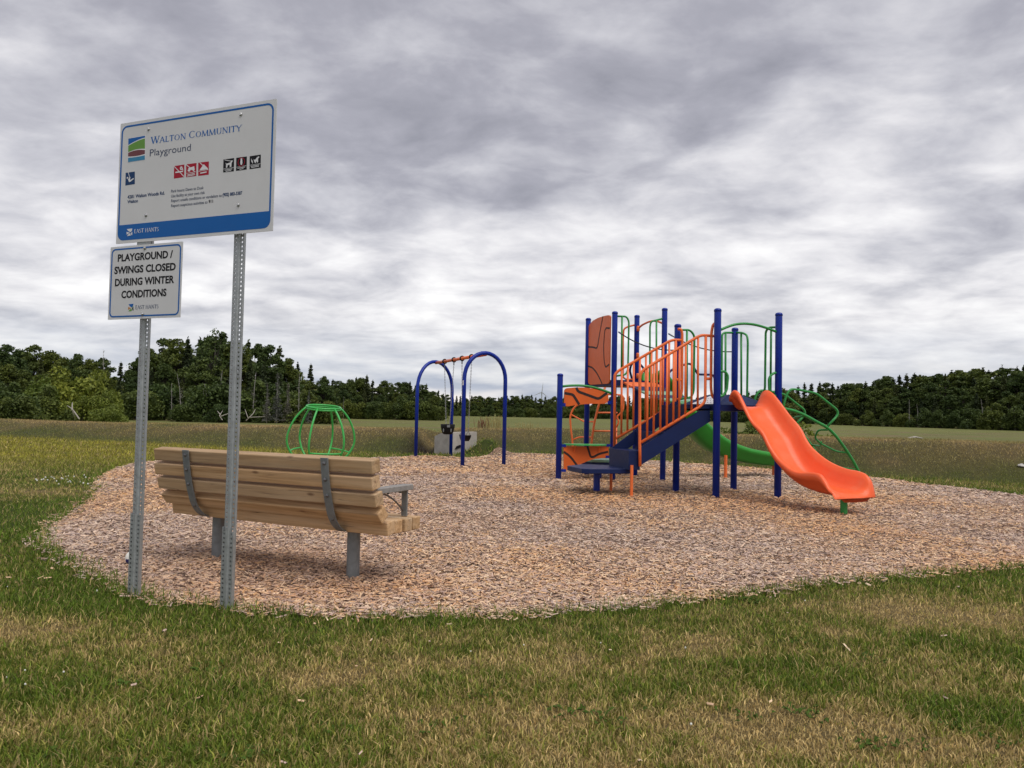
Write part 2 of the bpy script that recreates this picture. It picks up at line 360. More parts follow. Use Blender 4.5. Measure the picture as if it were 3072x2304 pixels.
bed_px = [(400, 1390), (305, 1425), (290, 1445), (288, 1475), (265, 1504), (206, 1540), (162, 1581), (118, 1622), (121, 1642), (165, 1662), (235, 1691), (262, 1733), (294, 1761), (397, 1778), (460, 1785), (530, 1825), (647, 1836), (764, 1838), (1007, 1856), (1250, 1863), (1389, 1850), (1536, 1846), (1744, 1835), (2022, 1815), (2161, 1790), (2439, 1759), (2716, 1728), (2925, 1710), (3072, 1700), (3300, 1672), (3520, 1625), (3560, 1580), (3450, 1540), (3220, 1507), (3035, 1484), (2905, 1468), (2774, 1455), (2676, 1440), (2624, 1435), (2480, 1424), (2319, 1412), (2239, 1401), (2060, 1391), (1850, 1375), (1640, 1363), (1553, 1361), (1455, 1368), (1425, 1373), (1395, 1376), (1340, 1371), (1254, 1367), (1200, 1373), (1124, 1376), (900, 1377), (700, 1378), (520, 1381)]
bed0 = np.array([G(x, y)[:2] for x, y in bed_px])
def resample(P, step):
    Q = []
    for i in range(len(P)):
        a, b = P[i], P[(i+1) % len(P)]; n = max(1, int(np.linalg.norm(b-a)/step))
        for k in range(n): Q.append(a+(b-a)*k/n)
    return np.array(Q)
bed = resample(bed0, .22)
for _ in range(3): bed = (np.roll(bed, 1, 0)+2*bed+np.roll(bed, -1, 0))/4
cen = bed.mean(0)
nn = (fbm(bed[:, 0]*3, bed[:, 1]*3)-.5)
bed = bed+(bed-cen)/np.linalg.norm(bed-cen, axis=1)[:, None]*(nn*.22)[:, None]
def inside(P, X, Y):
    r = np.zeros(X.shape, bool); n = len(P)
    for i in range(n):
        x0, y0 = P[i]; x1, y1 = P[(i+1) % n]
        if y0 == y1: continue
        c = ((y0 > Y) != (y1 > Y)) & (X < (x1-x0)*(Y-y0)/(y1-y0)+x0); r ^= c
    return r
def edge_dist(P, X, Y):
    d = np.full(X.shape, 1e9); n = len(P)
    for i in range(n):
        a = P[i]; b = P[(i+1) % n]-a; l = b@b
        t = np.clip(((X-a[0])*b[0]+(Y-a[1])*b[1])/l, 0, 1); d = np.minimum(d, (X-a[0]-t*b[0])**2+(Y-a[1]-t*b[1])**2)
    return np.sqrt(d)
edge_c = bed[::3]
dry_px = [(2680, 1830, .50, .95), (2860, 1850, .40, .8), (1080, 2010, .33, .9), (900, 2040, .22, .6), (2130, 1945, .25, .75), (70, 1905, .35, .8), (2500, 2190, .40, .75), (2230, 2170, .3, .6), (1500, 2150, .25, .6), (1800, 2290, .3, .7), (2900, 2260, .3, .7), (300, 2150, .2, .45), (1250, 2150, .2, .5), (2500, 1905, .12, .7), (180, 1482, .9, .7), (420, 1478, .5, .3), (1720, 1990, .25, .45)]
dry_g = [(G(x, y)[0], G(x, y)[1], r, k) for x, y, r, k in dry_px]
lush_px = [(60, 1790, .5, .6), (300, 1800, .35, .7), (60, 2050, .3, .6), (700, 2080, .12, .6), (2900, 2150, .2, .7), (2300, 2020, .25, .5), (400, 1530, 1.2, .6), (60, 1580, 1.5, .5)]
lush_g = [(G(x, y)[0], G(x, y)[1], r, k) for x, y, r, k in lush_px]
def dryness(X, Y):
    n = fbm(X*1.1+9, Y*1.1+3, 5); d = .29+.75*(n-.5)+1.0*(fbm(X*4, Y*4, 3)-.5)+1.0*(fbm(X*15, Y*15, 2)-.5)
    for x, y, r, k in dry_g: d = d+.8*k*np.exp(-(((X-x)/(r*1.35))**2+((Y-y)/(r*.8))**2))
    for x, y, r, k in lush_g: d = d-k*np.exp(-(((X-x)/(r*1.3))**2+((Y-y)/r)**2))
    return d
GRN = np.array([.118, .18, .020]); MID = np.array([.255, .262, .046]); STR = np.array([.56, .42, .185]); BRN = np.array([.25, .165, .075])
def lawn_col(X, Y, ed=None, r=None):
    d = dryness(X, Y)
    if ed is not None: d = d-.55*np.exp(-(ed/.28)**2)*(1 if True else 0)
    if r is not None: d = d+(r-.5)*1.15
    d = np.clip(d, 0, 1)[..., None]
    c = np.where(d < .5, GRN+(MID-GRN)*d*2, MID+(STR-MID)*(d-.5)*2)
    # farther lawn on the left: thin yellow-flowering turf
    yl = (sstep(12, 17, Y)*sstep(3, 6, -X))[..., None]; fl = fbm(X*.7, Y*1.4, 4)[..., None]
    c = c*(1-yl)+yl*(np.array([.24, .25, .045])*(1-fl)+np.array([.42, .36, .05])*fl)
    s = berm_s(X, Y)[..., None]; b = sstep(-.3, .8, s); n = fbm(X*.6, Y*.9+4, 5)[..., None]
    bc = np.array([.20, .215, .055])+(np.array([.45, .325, .15])-np.array([.20, .215, .055]))*np.clip(sstep(.3, 3.4, s)*.75+1.7*(n-.5), 0, 1)
    c = c*(1-b)+bc*b
    mz = sstep(5.5, 9, s); m2 = fbm(X*.02, Y*.06, 4)[..., None]
    m3 = fbm(X*.06+7, Y*.12, 4)[..., None]; m2 = m2*.5+m3*.5
    mc = np.array([.105, .135, .032])*(1-m2)+np.array([.20, .19, .06])*m2; rb = np.exp(-((m2-.42)/.04)**2)*.7*(1-sstep(90, 200, Y))[..., None]
    mc = mc*(1-rb)+np.array([.19, .13, .075])*rb
    c = c*(1-mz)+mc*mz
    gul = (np.exp(-((X+2.5)/.55)**2)*sstep(19.9, 20.8, Y)*(1-sstep(23, 24, Y)))[..., None]
    return c*(1-gul)+np.array([.055, .036, .024])*gul
ang = np.concatenate([np.linspace(-52, 52, 420), np.linspace(52, 308, 42)[1:-1]])*math.pi/180
rad = np.geomspace(.6, 5000, 280); rad = np.concatenate([[.0], rad])
A_, R_ = np.meshgrid(ang, rad); gx = R_*np.sin(A_); gy = R_*np.cos(A_)
gz = terrain(gx, gy)
gv = np.stack([gx.ravel(), gy.ravel(), gz.ravel()], 1); na = len(ang); nr = len(rad)
ii, jj = np.meshgrid(np.arange(nr-1), np.arange(na), indexing='ij'); j2 = (jj+1) % na
gf = np.stack([ii*na+jj, ii*na+j2, (ii+1)*na+j2, (ii+1)*na+jj], -1).reshape(-1, 4)
gf = gf[:, ::-1]
m = np_mesh('ground', gv, gf, M['ground'], lawn_col(gv[:, 0], gv[:, 1])*(.30+.62*sstep(6, 9, berm_s(gv[:, 0], gv[:, 1])))[:, None], smooth=True)  # shade between the blades put into the ground colour where grass stands
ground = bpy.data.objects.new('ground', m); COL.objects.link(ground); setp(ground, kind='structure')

# wood chip bed: one sheet just above the turf
gxs, gys = np.meshgrid(np.arange(-9, 14, .33), np.arange(3.4, 23, .33)); gxs = gxs.ravel()+rng.uniform(-.05, .05, gxs.size); gys = gys.ravel()+rng.uniform(-.05, .05, gys.size)
k = inside(bed, gxs, gys) & (edge_dist(edge_c, gxs, gys) > .15)
pts2 = np.concatenate([bed, np.stack([gxs[k], gys[k]], 1)])
nb = len(bed)
res = delaunay_2d_cdt([Vector(q) for q in pts2], [(i, (i+1) % nb) for i in range(nb)], [list(range(nb))], 1, 1e-5)
bv = np.array([tuple(q) for q in res[0]]); bz = terrain(bv[:, 0], bv[:, 1])+.012+.055*(fbm(bv[:, 0]*1.3, bv[:, 1]*1.3)-.30)*sstep(.05, .5, edge_dist(edge_c, bv[:, 0], bv[:, 1]))
def chip_bed_mat():
    m_ = bpy.data.materials.new('wood_chip_bedding'); m_.use_nodes = True; t = m_.node_tree; b = t.nodes['Principled BSDF']
    g = t.nodes.new('ShaderNodeNewGeometry').outputs['Position']
    vo = t.nodes.new('ShaderNodeTexVoronoi'); vo.inputs['Scale'].default_value = 38; t.links.new(g, vo.inputs['Vector'])
    sp = t.nodes.new('ShaderNodeSeparateColor'); t.links.new(vo.outputs['Color'], sp.inputs[0])
    c = ramp(t, sp.outputs[0], [(0, (0.05, 0.03, 0.022)), (0.3, (0.14, 0.085, 0.06)), (0.6, (0.25, 0.16, 0.105)), (1, (0.36, 0.25, 0.17))])
    c = mixc(t, 1.0, c, ramp(t, noise(t, g, 0.9, 4), [(0.35, (0.85, 0.82, 0.85)), (0.65, (1.12, 1.05, 0.95))]), 'MULTIPLY')
    t.links.new(c, b.inputs['Base Color']); b.inputs['Roughness'].default_value = 0.9
    bn = t.nodes.new('ShaderNodeBump'); bn.inputs['Strength'].default_value = 0.9; bn.inputs['Distance'].default_value = 0.02
    t.links.new(vo.outputs['Distance'], bn.inputs['Height']); t.links.new(bn.outputs[0], b.inputs['Normal'])
    return m_
bedo = obj('wood_chip_bed', [(q[0], q[1], z) for q, z in zip(bv, bz)], [f_ if (np.cross(bv[f_[1]]-bv[f_[0]], bv[f_[2]]-bv[f_[0]]) > 0) else f_[::-1] for f_ in res[2]], chip_bed_mat(), smooth=True, kind='structure')

# loose chips, each a small ridged splinter
def make_chips(X, Y, Z, scale, cols, seed, flat=1.0):
    r = np.random.default_rng(seed); n = len(X)
    ln = r.gamma(5, .0075, n).clip(.012, .075)*scale; wd = r.uniform(.005, .0115, n)*scale; th = r.uniform(.002, .006, n)*scale
    yaw = r.uniform(0, 2*math.pi, n); pit = r.normal(0, .22, n)*flat; rol = r.normal(0, .35, n)*flat
    bend = r.uniform(-.25, .25, n)
    base = np.array([[-.5, -.5, 0], [-.42, .5, 0], [0, -.5, 0], [0, .5, 0], [.5, -.35, 0], [.44, .5, 0], [-.46, 0, 1], [0, 0, 1.], [.47, .05, 1]])
    P = np.repeat(base[None], n, 0); P[:, :, 0] *= ln[:, None]; P[:, :, 1] *= wd[:, None]; P[:, :, 2] *= th[:, None]
    P[:, :, 1] += (P[:, :, 0]**2)*(bend/np.maximum(ln, .01)*1.6)[:, None]
    cp, sp_ = np.cos(pit)[:, None], np.sin(pit)[:, None]; cr, sr = np.cos(rol)[:, None], np.sin(rol)[:, None]; cyw, syw = np.cos(yaw)[:, None], np.sin(yaw)[:, None]
    x, y, z = P[:, :, 0], P[:, :, 1], P[:, :, 2]; y, z = y*cr-z*sr, y*sr+z*cr; x, z = x*cp-z*sp_, x*sp_+z*cp; x, y = x*cyw-y*syw, x*syw+y*cyw
    V = np.stack([x+X[:, None], y+Y[:, None], z+Z[:, None]], -1).reshape(-1, 3)
    q = np.array([[0, 2, 7, 6], [2, 4, 8, 7], [6, 7, 3, 1], [7, 8, 5, 3]])
    Fq = (q[None]+(np.arange(n)*9)[:, None, None]).reshape(-1, 4)
    return V, Fq, np.repeat(cols, 9, 0)
NCH = 235000
Yc = np.exp(rng.uniform(math.log(3.7), math.log(22.5), NCH)); Xc = rng.uniform(-.78, .80, NCH)*Yc
k = inside(bed, Xc, Yc) | ((edge_dist(edge_c, Xc, Yc) < .22*fbm(Xc*5, Yc*5)) & (rng.random(NCH) < .35) & (Yc < 12)); Xc, Yc = Xc[k], Yc[k]
Zc = terrain(Xc, Yc)+.012+.055*(fbm(Xc*1.3, Yc*1.3)-.30)*sstep(.05, .5, edge_dist(edge_c, Xc, Yc))+rng.uniform(.0, .016, len(Xc))
pal = 1.26*np.array([[.52, .35, .225], [.58, .42, .28], [.46, .275, .16], [.42, .285, .215], [.35, .255, .215], [.29, .19, .145], [.62, .47, .335], [.165, .10, .07], [.54, .325, .155], [.44, .32, .265]])
pr_ = np.array([.18, .13, .13, .12, .12, .09, .07, .05, .05, .06]); ci = rng.choice(len(pal), len(Xc), p=pr_/pr_.sum())
cc = pal[ci]*rng.uniform(.85, 1.12, (len(Xc), 1))
pat = fbm(Xc*.55+3, Yc*.55, 4); gre = sstep(.50, .66, pat)[:, None]; war = sstep(.50, .34, pat)[:, None] if False else (1-sstep(.34, .5, pat))[:, None]
cc = cc*(1-gre*.3)+gre*.3*(cc.mean(1, keepdims=True)*np.array([1.02, .90, .89])); cc = cc*(1+war*np.array([.06, -.03, -.16]))
for a_, b_, rx_, k_ in ((820, 1690, .8, .9), (1120, 1765, .5, .9), (640, 1770, .6, .6), (2250, 1525, .9, .8), (2560, 1600, .9, .5), (1830, 1500, .9, .6), (1300, 1560, .8, .35)):
    g_ = G(a_, b_); wm = (k_*np.exp(-(((Xc-g_[0])/rx_)**2+((Yc-g_[1])/(rx_*.7))**2)))[:, None]; cc = cc*(1+wm*np.array([.0, -.14, -.30]))
v_, f_, c_ = make_chips(Xc, Yc, Zc, np.clip(Yc/8.5, 1, 1.75)*rng.uniform(.75, 1.2, len(Xc)), cc, 5)
o = bpy.data.objects.new('wood_chips', np_mesh('wood_chips', v_, f_, M['chips'], c_)); COL.objects.link(o)
setp(o, label='loose tan and mauve wood chips covering the play area', cat='wood chips', kind='stuff')

# ------------------------------------------------------------------ grass
def make_blades(X, Y, Z, h, wd, cols, seed, near):
    r = np.random.default_rng(seed); n = len(X); yaw = r.uniform(0, 2*math.pi, n); lean = r.uniform(.15, 1.45, n); ly = r.uniform(0, 2*math.pi, n)
    tx = np.cos(yaw)*wd/2; ty = np.sin(yaw)*wd/2; lx = np.cos(ly)*np.sin(lean)*h; lyy = np.sin(ly)*np.sin(lean)*h; lz = np.cos(lean*.8)*h
    b0 = np.stack([X-tx, Y-ty, Z-.004], 1); b1 = np.stack([X+tx, Y+ty, Z-.004], 1)
    if near:
        m0 = np.stack([X-tx*.8+lx*.35, Y-ty*.8+lyy*.35, Z+lz*.62], 1); m1 = np.stack([X+tx*.8+lx*.35, Y+ty*.8+lyy*.35, Z+lz*.62], 1)
        tp = np.stack([X+lx, Y+lyy, Z+lz], 1)
        V = np.stack([b0, b1, m1, m0, tp], 1).reshape(-1, 3); q = np.array([[0, 1, 2], [0, 2, 3], [3, 2, 4]]); kk = 5
    else:
        tp = np.stack([X+lx, Y+lyy, Z+lz], 1); V = np.stack([b0, b1, tp], 1).reshape(-1, 3); q = np.array([[0, 1, 2]]); kk = 3
    Fq = (q[None]+(np.arange(n)*kk)[:, None, None]).reshape(-1, 3)
    return V, Fq, np.repeat(cols, kk, 0)
def grass_obj(name, label, Y0, Y1, Nn, near, seed, lim=.80):
    r = np.random.default_rng(seed)
    Y = np.exp(r.uniform(math.log(Y0), math.log(Y1), Nn)); X = r.uniform(-lim, lim, Nn)*Y
    ed = edge_dist(edge_c, X, Y); ins = inside(bed, X, Y); k_ = (~ins) | ((ed < .34*(fbm(X*3+5, Y*3)-.3)) & (r.random(Nn) < .30))
    X, Y, ed = X[k_], Y[k_], ed[k_]; s = berm_s(X, Y); dr = dryness(X, Y)
    keep = (s < 6.5) & (r.random(len(X)) < np.clip(1.25-.45*np.clip(dr, 0, 1.2), .5, 1)); X, Y, ed, s, dr = X[keep], Y[keep], ed[keep], s[keep], dr[keep]
    n = len(X); fs = np.clip(Y/4.5, 1, 5)
    h = r.gamma(4, .0058, n).clip(.008, .05)*(1+.8*np.exp(-(ed/.12)**2))*np.clip(1.25-.45*dr, .6, 1.5)
    h = h*np.clip(Y/7, 1, 2.0); h = np.where(s > .3, r.uniform(.025, .065, n), h)
    wd = r.uniform(.0026, .0055, n)*fs*1.1
    vr = np.where(s > -.2, .15, .62)[:, None]; c = lawn_col(X, Y, ed, r.random(n))*(1+vr*(r.random((n, 1))*1.8-.85))
    dead = r.random(n) < np.where(s > -.2, .01, .13); c[dead] = STR*r.uniform(.6, 1.25, (dead.sum(), 1))
    V, Fq, cv_ = make_blades(X, Y, terrain(X, Y), h, wd, c, seed+1, near)
    o_ = bpy.data.objects.new(name, np_mesh(name, V, Fq, M['grass'], cv_)); COL.objects.link(o_)
    return setp(o_, label=label, cat='grass', kind='stuff')
grass_obj('lawn_grass', 'short mown green and straw coloured lawn around the chip bed', 2.15, 7.0, 430000, True, 11)
grass_obj('bank_grass', 'rough brown and green grass over the lawn and low bank behind', 7.0, 34, 420000, False, 21)
# scraps of chips, clover heads and broad-leaved weeds lying in the lawn
def gpts(n, Y0, Y1, seed, band=None):
    r = np.random.default_rng(seed); Y = np.exp(r.uniform(math.log(Y0), math.log(Y1), n)); X = r.uniform(-.75, .75, n)*Y
    ed = edge_dist(edge_c, X, Y); k_ = ~inside(bed, X, Y)
    if band: k_ &= r.random(n) < np.exp(-ed/band)+.12
    return X[k_], Y[k_]
X, Y = gpts(230, 2.3, 8, 31, .5); r = np.random.default_rng(32)
v_, f_, c_ = make_chips(X, Y, terrain(X, Y)+r.uniform(.012, .03, len(X)), r.uniform(.8, 1.5, len(X)), pal[r.choice([1, 6, 0, 4, 9], len(X))]*1.1, 33)
o = bpy.data.objects.new('scattered_chips', np_mesh('scattered_chips', v_, f_, M['chips'], c_)); COL.objects.link(o)
setp(o, label='pale stray wood chips lying scattered in the lawn', cat='wood chips', kind='stuff')
X, Y = gpts(70, 2.4, 9, 41); V = []; Fq = []; cw = []
fx = [(G(a, b)[0]+random.uniform(-.25, .25), G(a, b)[1]+random.uniform(-.5, .5)) for a, b in [(190, 1440), (205, 1443), (175, 1441), (250, 1455)]*7]+[(G(a, b)[0], G(a, b)[1]) for a, b in [(290, 1790), (290, 1787), (74, 2035), (75, 2078), (20, 2056), (2415, 1818), (190, 2040), (1412, 1975)]]
r = np.random.default_rng(43)
for x, y in list(zip(X, Y))[:6]+fx:
    rr_ = .0048*r.uniform(.7, 1.2)*max(1, y/5); v0, f0 = lathe([(rr_*.5, 0), (rr_, rr_*.6), (rr_*.9, rr_*1.3), (rr_*.3, rr_*1.8)], (x, y, .03), 6); b_ = len(V); V += [tuple(q) for q in v0]; Fq += [tuple(i+b_ for i in q) for q in f0]
o = obj('clover_flowers', V, Fq, pmat('clover_white', (0.7, 0.7, 0.64), 0.8), kind='stuff', label='small white clover heads dotted over the lawn', cat='flowers')
wp = [(G(a, b)[0], G(a, b)[1]) for a, b in [(170, 2270), (390, 2290), (370, 2060), (610, 2015), (1000, 2195), (1450, 2110), (2230, 2165), (2410, 2150), (2750, 2250), (2620, 2245), (2980, 2240), (2840, 2185), (1820, 2165), (720, 2285), (2400, 1935), (2610, 1985), (1340, 2200), (2250, 1810), (1130, 1868), (850, 1840), (1720, 2150)]]
V = []; Fq = []; r = np.random.default_rng(47)
for x, y in wp:
    nl = r.integers(14, 30); rad_ = r.uniform(.018, .036)
    for i in range(nl):
        a = r.uniform(0, 2*math.pi); l = rad_*r.uniform(.4, 1.0); wv = l*.34; d_ = np.array([math.cos(a), math.sin(a), 0]); s_ = np.array([-d_[1], d_[0], 0])
        b_ = len(V); p0 = np.array([x, y, .012])+d_*r.uniform(0, .05)+np.array([r.normal(0, .035), r.normal(0, .03), 0])
        zt = r.uniform(.006, .022)
        V += [p0, p0+d_*l*.5+s_*wv+np.array([0, 0, zt]), p0+d_*l+np.array([0, 0, zt*.5]), p0+d_*l*.5-s_*wv+np.array([0, 0, zt])]; Fq.append((b_, b_+1, b_+2, b_+3))
o = obj('lawn_weeds', V, Fq, pmat('weed_leaf', (0.055, 0.095, 0.014), 0.7, 0.4, 60, spec=0.1), kind='stuff', label='dark green broad-leaved weeds low in the lawn', cat='weeds')
#SECTION_OBJECTS
# ------------------------------------------------------------------ lettering
def text_shape(s, bold=0.0):
    """outline of a string with the built-in font, unit cap height, starting at x=0"""
    cu = bpy.data.curves.new('lettering', 'FONT'); cu.body = s; cu.size = 1.0; cu.offset = bold; cu.resolution_u = 3
    ob = bpy.data.objects.new('lettering', cu); COL.objects.link(ob)
    dg = bpy.context.evaluated_depsgraph_get(); me = ob.evaluated_get(dg).to_mesh()
    V = np.array([v.co[:] for v in me.vertices]); Fs = [tuple(p.vertices) for p in me.polygons]
    ob.evaluated_get(dg).to_mesh_clear(); bpy.data.objects.remove(ob); bpy.data.curves.remove(cu)
    return V[:, 0], V[:, 1], Fs
CAPH = text_shape('H')[1].max()
SERIF = {  # strokes (x0,y0,x1,y1,width), arcs ('a',cx,cy,rx,ry,start,end), advance
 'W': (1.28, [(.08, 1, .38, 0, .17), (.38, 0, .64, 1, .085), (.62, 1, .9, 0, .17), (.9, 0, 1.2, 1, .085)], [(.08, 1), (.63, 1), (1.2, 1)]),
 'A': (.98, [(.1, 0, .47, 1, .085), (.47, 1, .86, 0, .17), (.25, .34, .7, .34, .05)], [(.1, 0), (.86, 0)]),
 'L': (.76, [(.2, 0, .2, 1, .17), (.2, .03, .66, .03, .085), (.66, 0, .7, .2, .05)], [(.2, 0), (.2, 1)]),
 'T': (.86, [(.43, 0, .43, 1, .17), (.06, .97, .8, .97, .085), (.06, .8, .06, 1, .05), (.8, .8, .8, 1, .05)], [(.43, 0)]),
 'O': (1.06, [('a', .52, .5, .4, .47, 0, 360)], []), 'C': (.96, [('a', .52, .5, .4, .47, 40, 320)], []),
 'N': (1.04, [(.18, 0, .18, 1, .085), (.18, 1, .84, 0, .17), (.84, 0, .84, 1, .085)], [(.18, 0), (.18, 1), (.84, 1)]),
 'M': (1.22, [(.14, 0, .2, 1, .085), (.2, 1, .58, .03, .17), (.58, .03, .98, 1, .085), (.98, 1, 1.06, 0, .17)], [(.14, 0), (1.06, 0)]),
 'U': (1.0, [(.2, 1, .2, .32, .17), ('a', .5, .33, .3, .32, 180, 360), (.8, .33, .8, 1, .085)], [(.2, 1), (.8, 1)]),
 'I': (.42, [(.21, 0, .21, 1, .17)], [(.21, 0), (.21, 1)]), 'Y': (.9, [(.06, 1, .45, .45, .17), (.84, 1, .45, .45, .085), (.45, .5, .45, 0, .13)], [(.08, 1), (.84, 1), (.45, 0)]),
 'E': (.76, [(.2, 0, .2, 1, .17), (.2, .03, .66, .03, .085), (.2, .97, .62, .97, .085), (.2, .52, .55, .52, .05)], []),
 'S': (.68, [('a', .34, .74, .24, .24, 30, 270), ('a', .34, .26, .25, .25, 210, 450)], []), 'H': (1.04, [(.2, 0, .2, 1, .13), (.84, 0, .84, 1, .13), (.2, .52, .84, .52, .05)], [(.2, 0), (.2, 1), (.84, 0), (.84, 1)]), ' ': (.42, [], [])}
def serif_shape(s, small=.82):
    X = []; Yy = []; Zz = []; Fs = []; x = 0; first = True; lay = 0
    def quad(pts):
        nonlocal lay
        b = len(X); X.extend(p[0] for p in pts); Yy.extend(p[1] for p in pts); Zz.extend([lay*.00004]*len(pts)); Fs.append(tuple(range(b, b+len(pts)))); lay = (lay+1) % 12
    for ch in s:
        k = 1.0 if (first or small == 1) else small; adv, st, sf = SERIF[ch]
        for q in st:
            if q[0] == 'a':
                _, cx_, cy_, rx, ry, a0, a1 = q; nseg = 14; ring = []
                for i in range(nseg+1):
                    a = math.radians(a0+(a1-a0)*i/nseg); th = .04+.06*abs(math.cos(a)); ring.append(((cx_+(rx+th*.6)*math.cos(a), cy_+(ry+.02)*math.sin(a)), (cx_+(rx-th)*math.cos(a), cy_+(ry-.03)*math.sin(a))))
                for (o0, i0), (o1, i1) in zip(ring, ring[1:]): quad([(x+k*p[0], k*p[1]) for p in (o0, o1, i1, i0)])
            else:
                x0, y0, x1, y1, wd = q; dx, dy = x1-x0, y1-y0
                hx, hy = (wd/2, 0) if abs(dy) > abs(dx)*.6 else (0, wd/2)
                quad([(x+k*a, k*b) for a, b in ((x0-hx, y0-hy), (x0+hx, y0-hy) if hx else (x0, y0+hy), (x1+hx, y1+hy), (x1-hx, y1+hy) if hx else (x1, y1-hy))])
        for sx, sy in sf:
            y0 = sy-.02 if sy > .5 else sy; quad([(x+k*(sx-.15), k*(sy-.045 if sy > .5 else sy)), (x+k*(sx+.15), k*(sy-.045 if sy > .5 else sy)), (x+k*(sx+.15), k*(sy if sy > .5 else sy+.045)), (x+k*(sx-.15), k*(sy if sy > .5 else sy+.045))])
        x += adv*k; first = ch == ' '
    return np.array(X), np.array(Yy), np.array(Zz), Fs, x

# ------------------------------------------------------------------ community sign
sgA = G(680, 1832); sdir = np.array([.93, -.369, 0]); sdir /= np.linalg.norm(sdir); sback = np.array([-sdir[1], sdir[0], 0])
SPC = .70
sign = empty('community_sign', tuple(sgA), math.atan2(sdir[1], sdir[0]), label='tall white and blue park sign on two punched steel posts with a smaller notice below', cat='sign')
PANEL_Y = -.045                                    # panel face in front of the posts (local y)
def sl(px, py, yoff=PANEL_Y):
    P = PL(px, py, sgA+sback*yoff, sdir); return (P-sgA)@sdir, P[2]
def lobj(name, v, f, mat, parent, **k): return obj(name, v, f, mat, parent, world=False, **k)
def punched(x0, x1, z0, z1_, y, cx_, pitch, hr):
    V = []; Fs = []; n = int((z1_-z0)/pitch); n8 = 8
    for i in range(n):
        za = z0+i*pitch; zb = za+pitch; zm = (za+zb)/2; b = len(V)
        outer = [(x1, zm), (x1, zb), (cx_, zb), (x0, zb), (x0, zm), (x0, za), (cx_, za), (x1, za)]
        inner = [(cx_+hr*math.cos(math.pi*k/4), zm+hr*math.sin(math.pi*k/4)) for k in range(8)]
        V += [(a, y, c) for a, c in outer]+[(a, y, c) for a, c in inner]+[(a, y+.003, c) for a, c in inner]
        for k in range(8):
            k2 = (k+1) % 8; Fs.append((b+k, b+k2, b+8+k2, b+8+k)[::-1]); Fs.append((b+8+k, b+8+k2, b+16+k2, b+16+k)[::-1])
    return V, Fs
def channel(xc, z0, z1_, wd, y, phase=0.0):
    h = wd/2; rib = wd*.17; hc = wd*.33
    return merge(punched(xc-h, xc-rib, z0+phase, z1_, y, xc-hc, 0.0254, .0062), punched(xc+rib, xc+h, z0+phase, z1_, y, xc+hc, 0.0254, .0062),
                 boxf((xc, y-.006, (z0+z1_)/2), (rib*.55, 0, 0), (0, .0025, 0), (0, 0, (z1_-z0)/2)),
                 boxf((xc-rib*.78, y-.003, (z0+z1_)/2), (rib*.22, -.0035, 0), (0, .0015, 0), (0, 0, (z1_-z0)/2)),
                 boxf((xc+rib*.78, y-.003, (z0+z1_)/2), (rib*.22, .0035, 0), (0, .0015, 0), (0, 0, (z1_-z0)/2)),
                 boxf((xc-h, y+.008, (z0+z1_)/2), (.0015, 0, 0), (0, .008, 0), (0, 0, (z1_-z0)/2)), boxf((xc+h, y+.008, (z0+z1_)/2), (.0015, 0, 0), (0, .008, 0), (0, 0, (z1_-z0)/2)))
for xc, sz in ((0, .47), (-SPC, .50)):
    po = lobj('post', *channel(xc, -.15, 2.80, .070, 0), M['galv'], sign)
    lobj('sleeve', *channel(xc, -.15, sz, .078, -.012, .011), M['galv'], po)
TL, TR, BR, BL = (sl(*q) for q in ((360.8, 374), (830.7, 295.7), (820.8, 691.5), (352, 733.5)))
px0, px1, pz0, pz1 = (TL[0]+BL[0])/2, (TR[0]+BR[0])/2, (BL[1]+BR[1])/2, (TL[1]+TR[1])/2
def rrect(x0, x1, z0, z1_, r, n=5):
    P = []
    for cx_, cz, a0 in ((x1-r, z1_-r, 0), (x0+r, z1_-r, 90), (x0+r, z0+r, 180), (x1-r, z0+r, 270)):
        for i in range(n+1):
            a = math.radians(a0+90*i/n); P.append((cx_+r*math.cos(a), cz+r*math.sin(a)))
    return P
def plate(poly, y, th): return extrude([(a, y, c) for a, c in poly], (0, -th, 0))
def ring(o_, i_, y, th):
    n = len(o_); V = [(a, y, c) for a, c in o_]+[(a, y, c) for a, c in i_]+[(a, y-th, c) for a, c in o_]+[(a, y-th, c) for a, c in i_]; Fs = []
    for k in range(n):
        j = (k+1) % n; Fs += [(2*n+k, 2*n+j, 3*n+j, 3*n+k), (k, j, 2*n+j, 2*n+k), (n+k, 3*n+k, 3*n+j, n+j)]
    return V, Fs
panel = lobj('sign_panel', *plate(rrect(px0, px1, pz0, pz1, .006), PANEL_Y, .004), M['signw'], sign, label='large white sign sheet with blue border and lettering')
Yp = PANEL_Y-.004
band_z = sl(*zS(140, 950))[1]
bx0, bx1, bz0, bz1 = px0+.012, px1-.018, pz0+.018, pz1-.018
lobj('border', *ring(rrect(bx0, bx1, bz0, bz1, .045), rrect(bx0+.011, bx1-.011, bz0+.011, bz1-.011, .035), Yp, .0008), M['signb'], panel)
lobj('footer_band', *plate([q for q in rrect(bx0+.0105, bx1-.0105, bz0+.0105, bz0+.4, .035) if q[1] < bz0+.06]+[(bx1-.0105, band_z), (bx0+.0105, band_z)], Yp, .0006) if False else plate([(bx1-.0108, band_z), (bx0+.0108, band_z)]+[q for q in rrect(bx0+.0108, bx1-.0108, bz0+.0108, bz0+.4, .035) if q[1] < bz0+.1], Yp, .0006), M['signb'], panel)
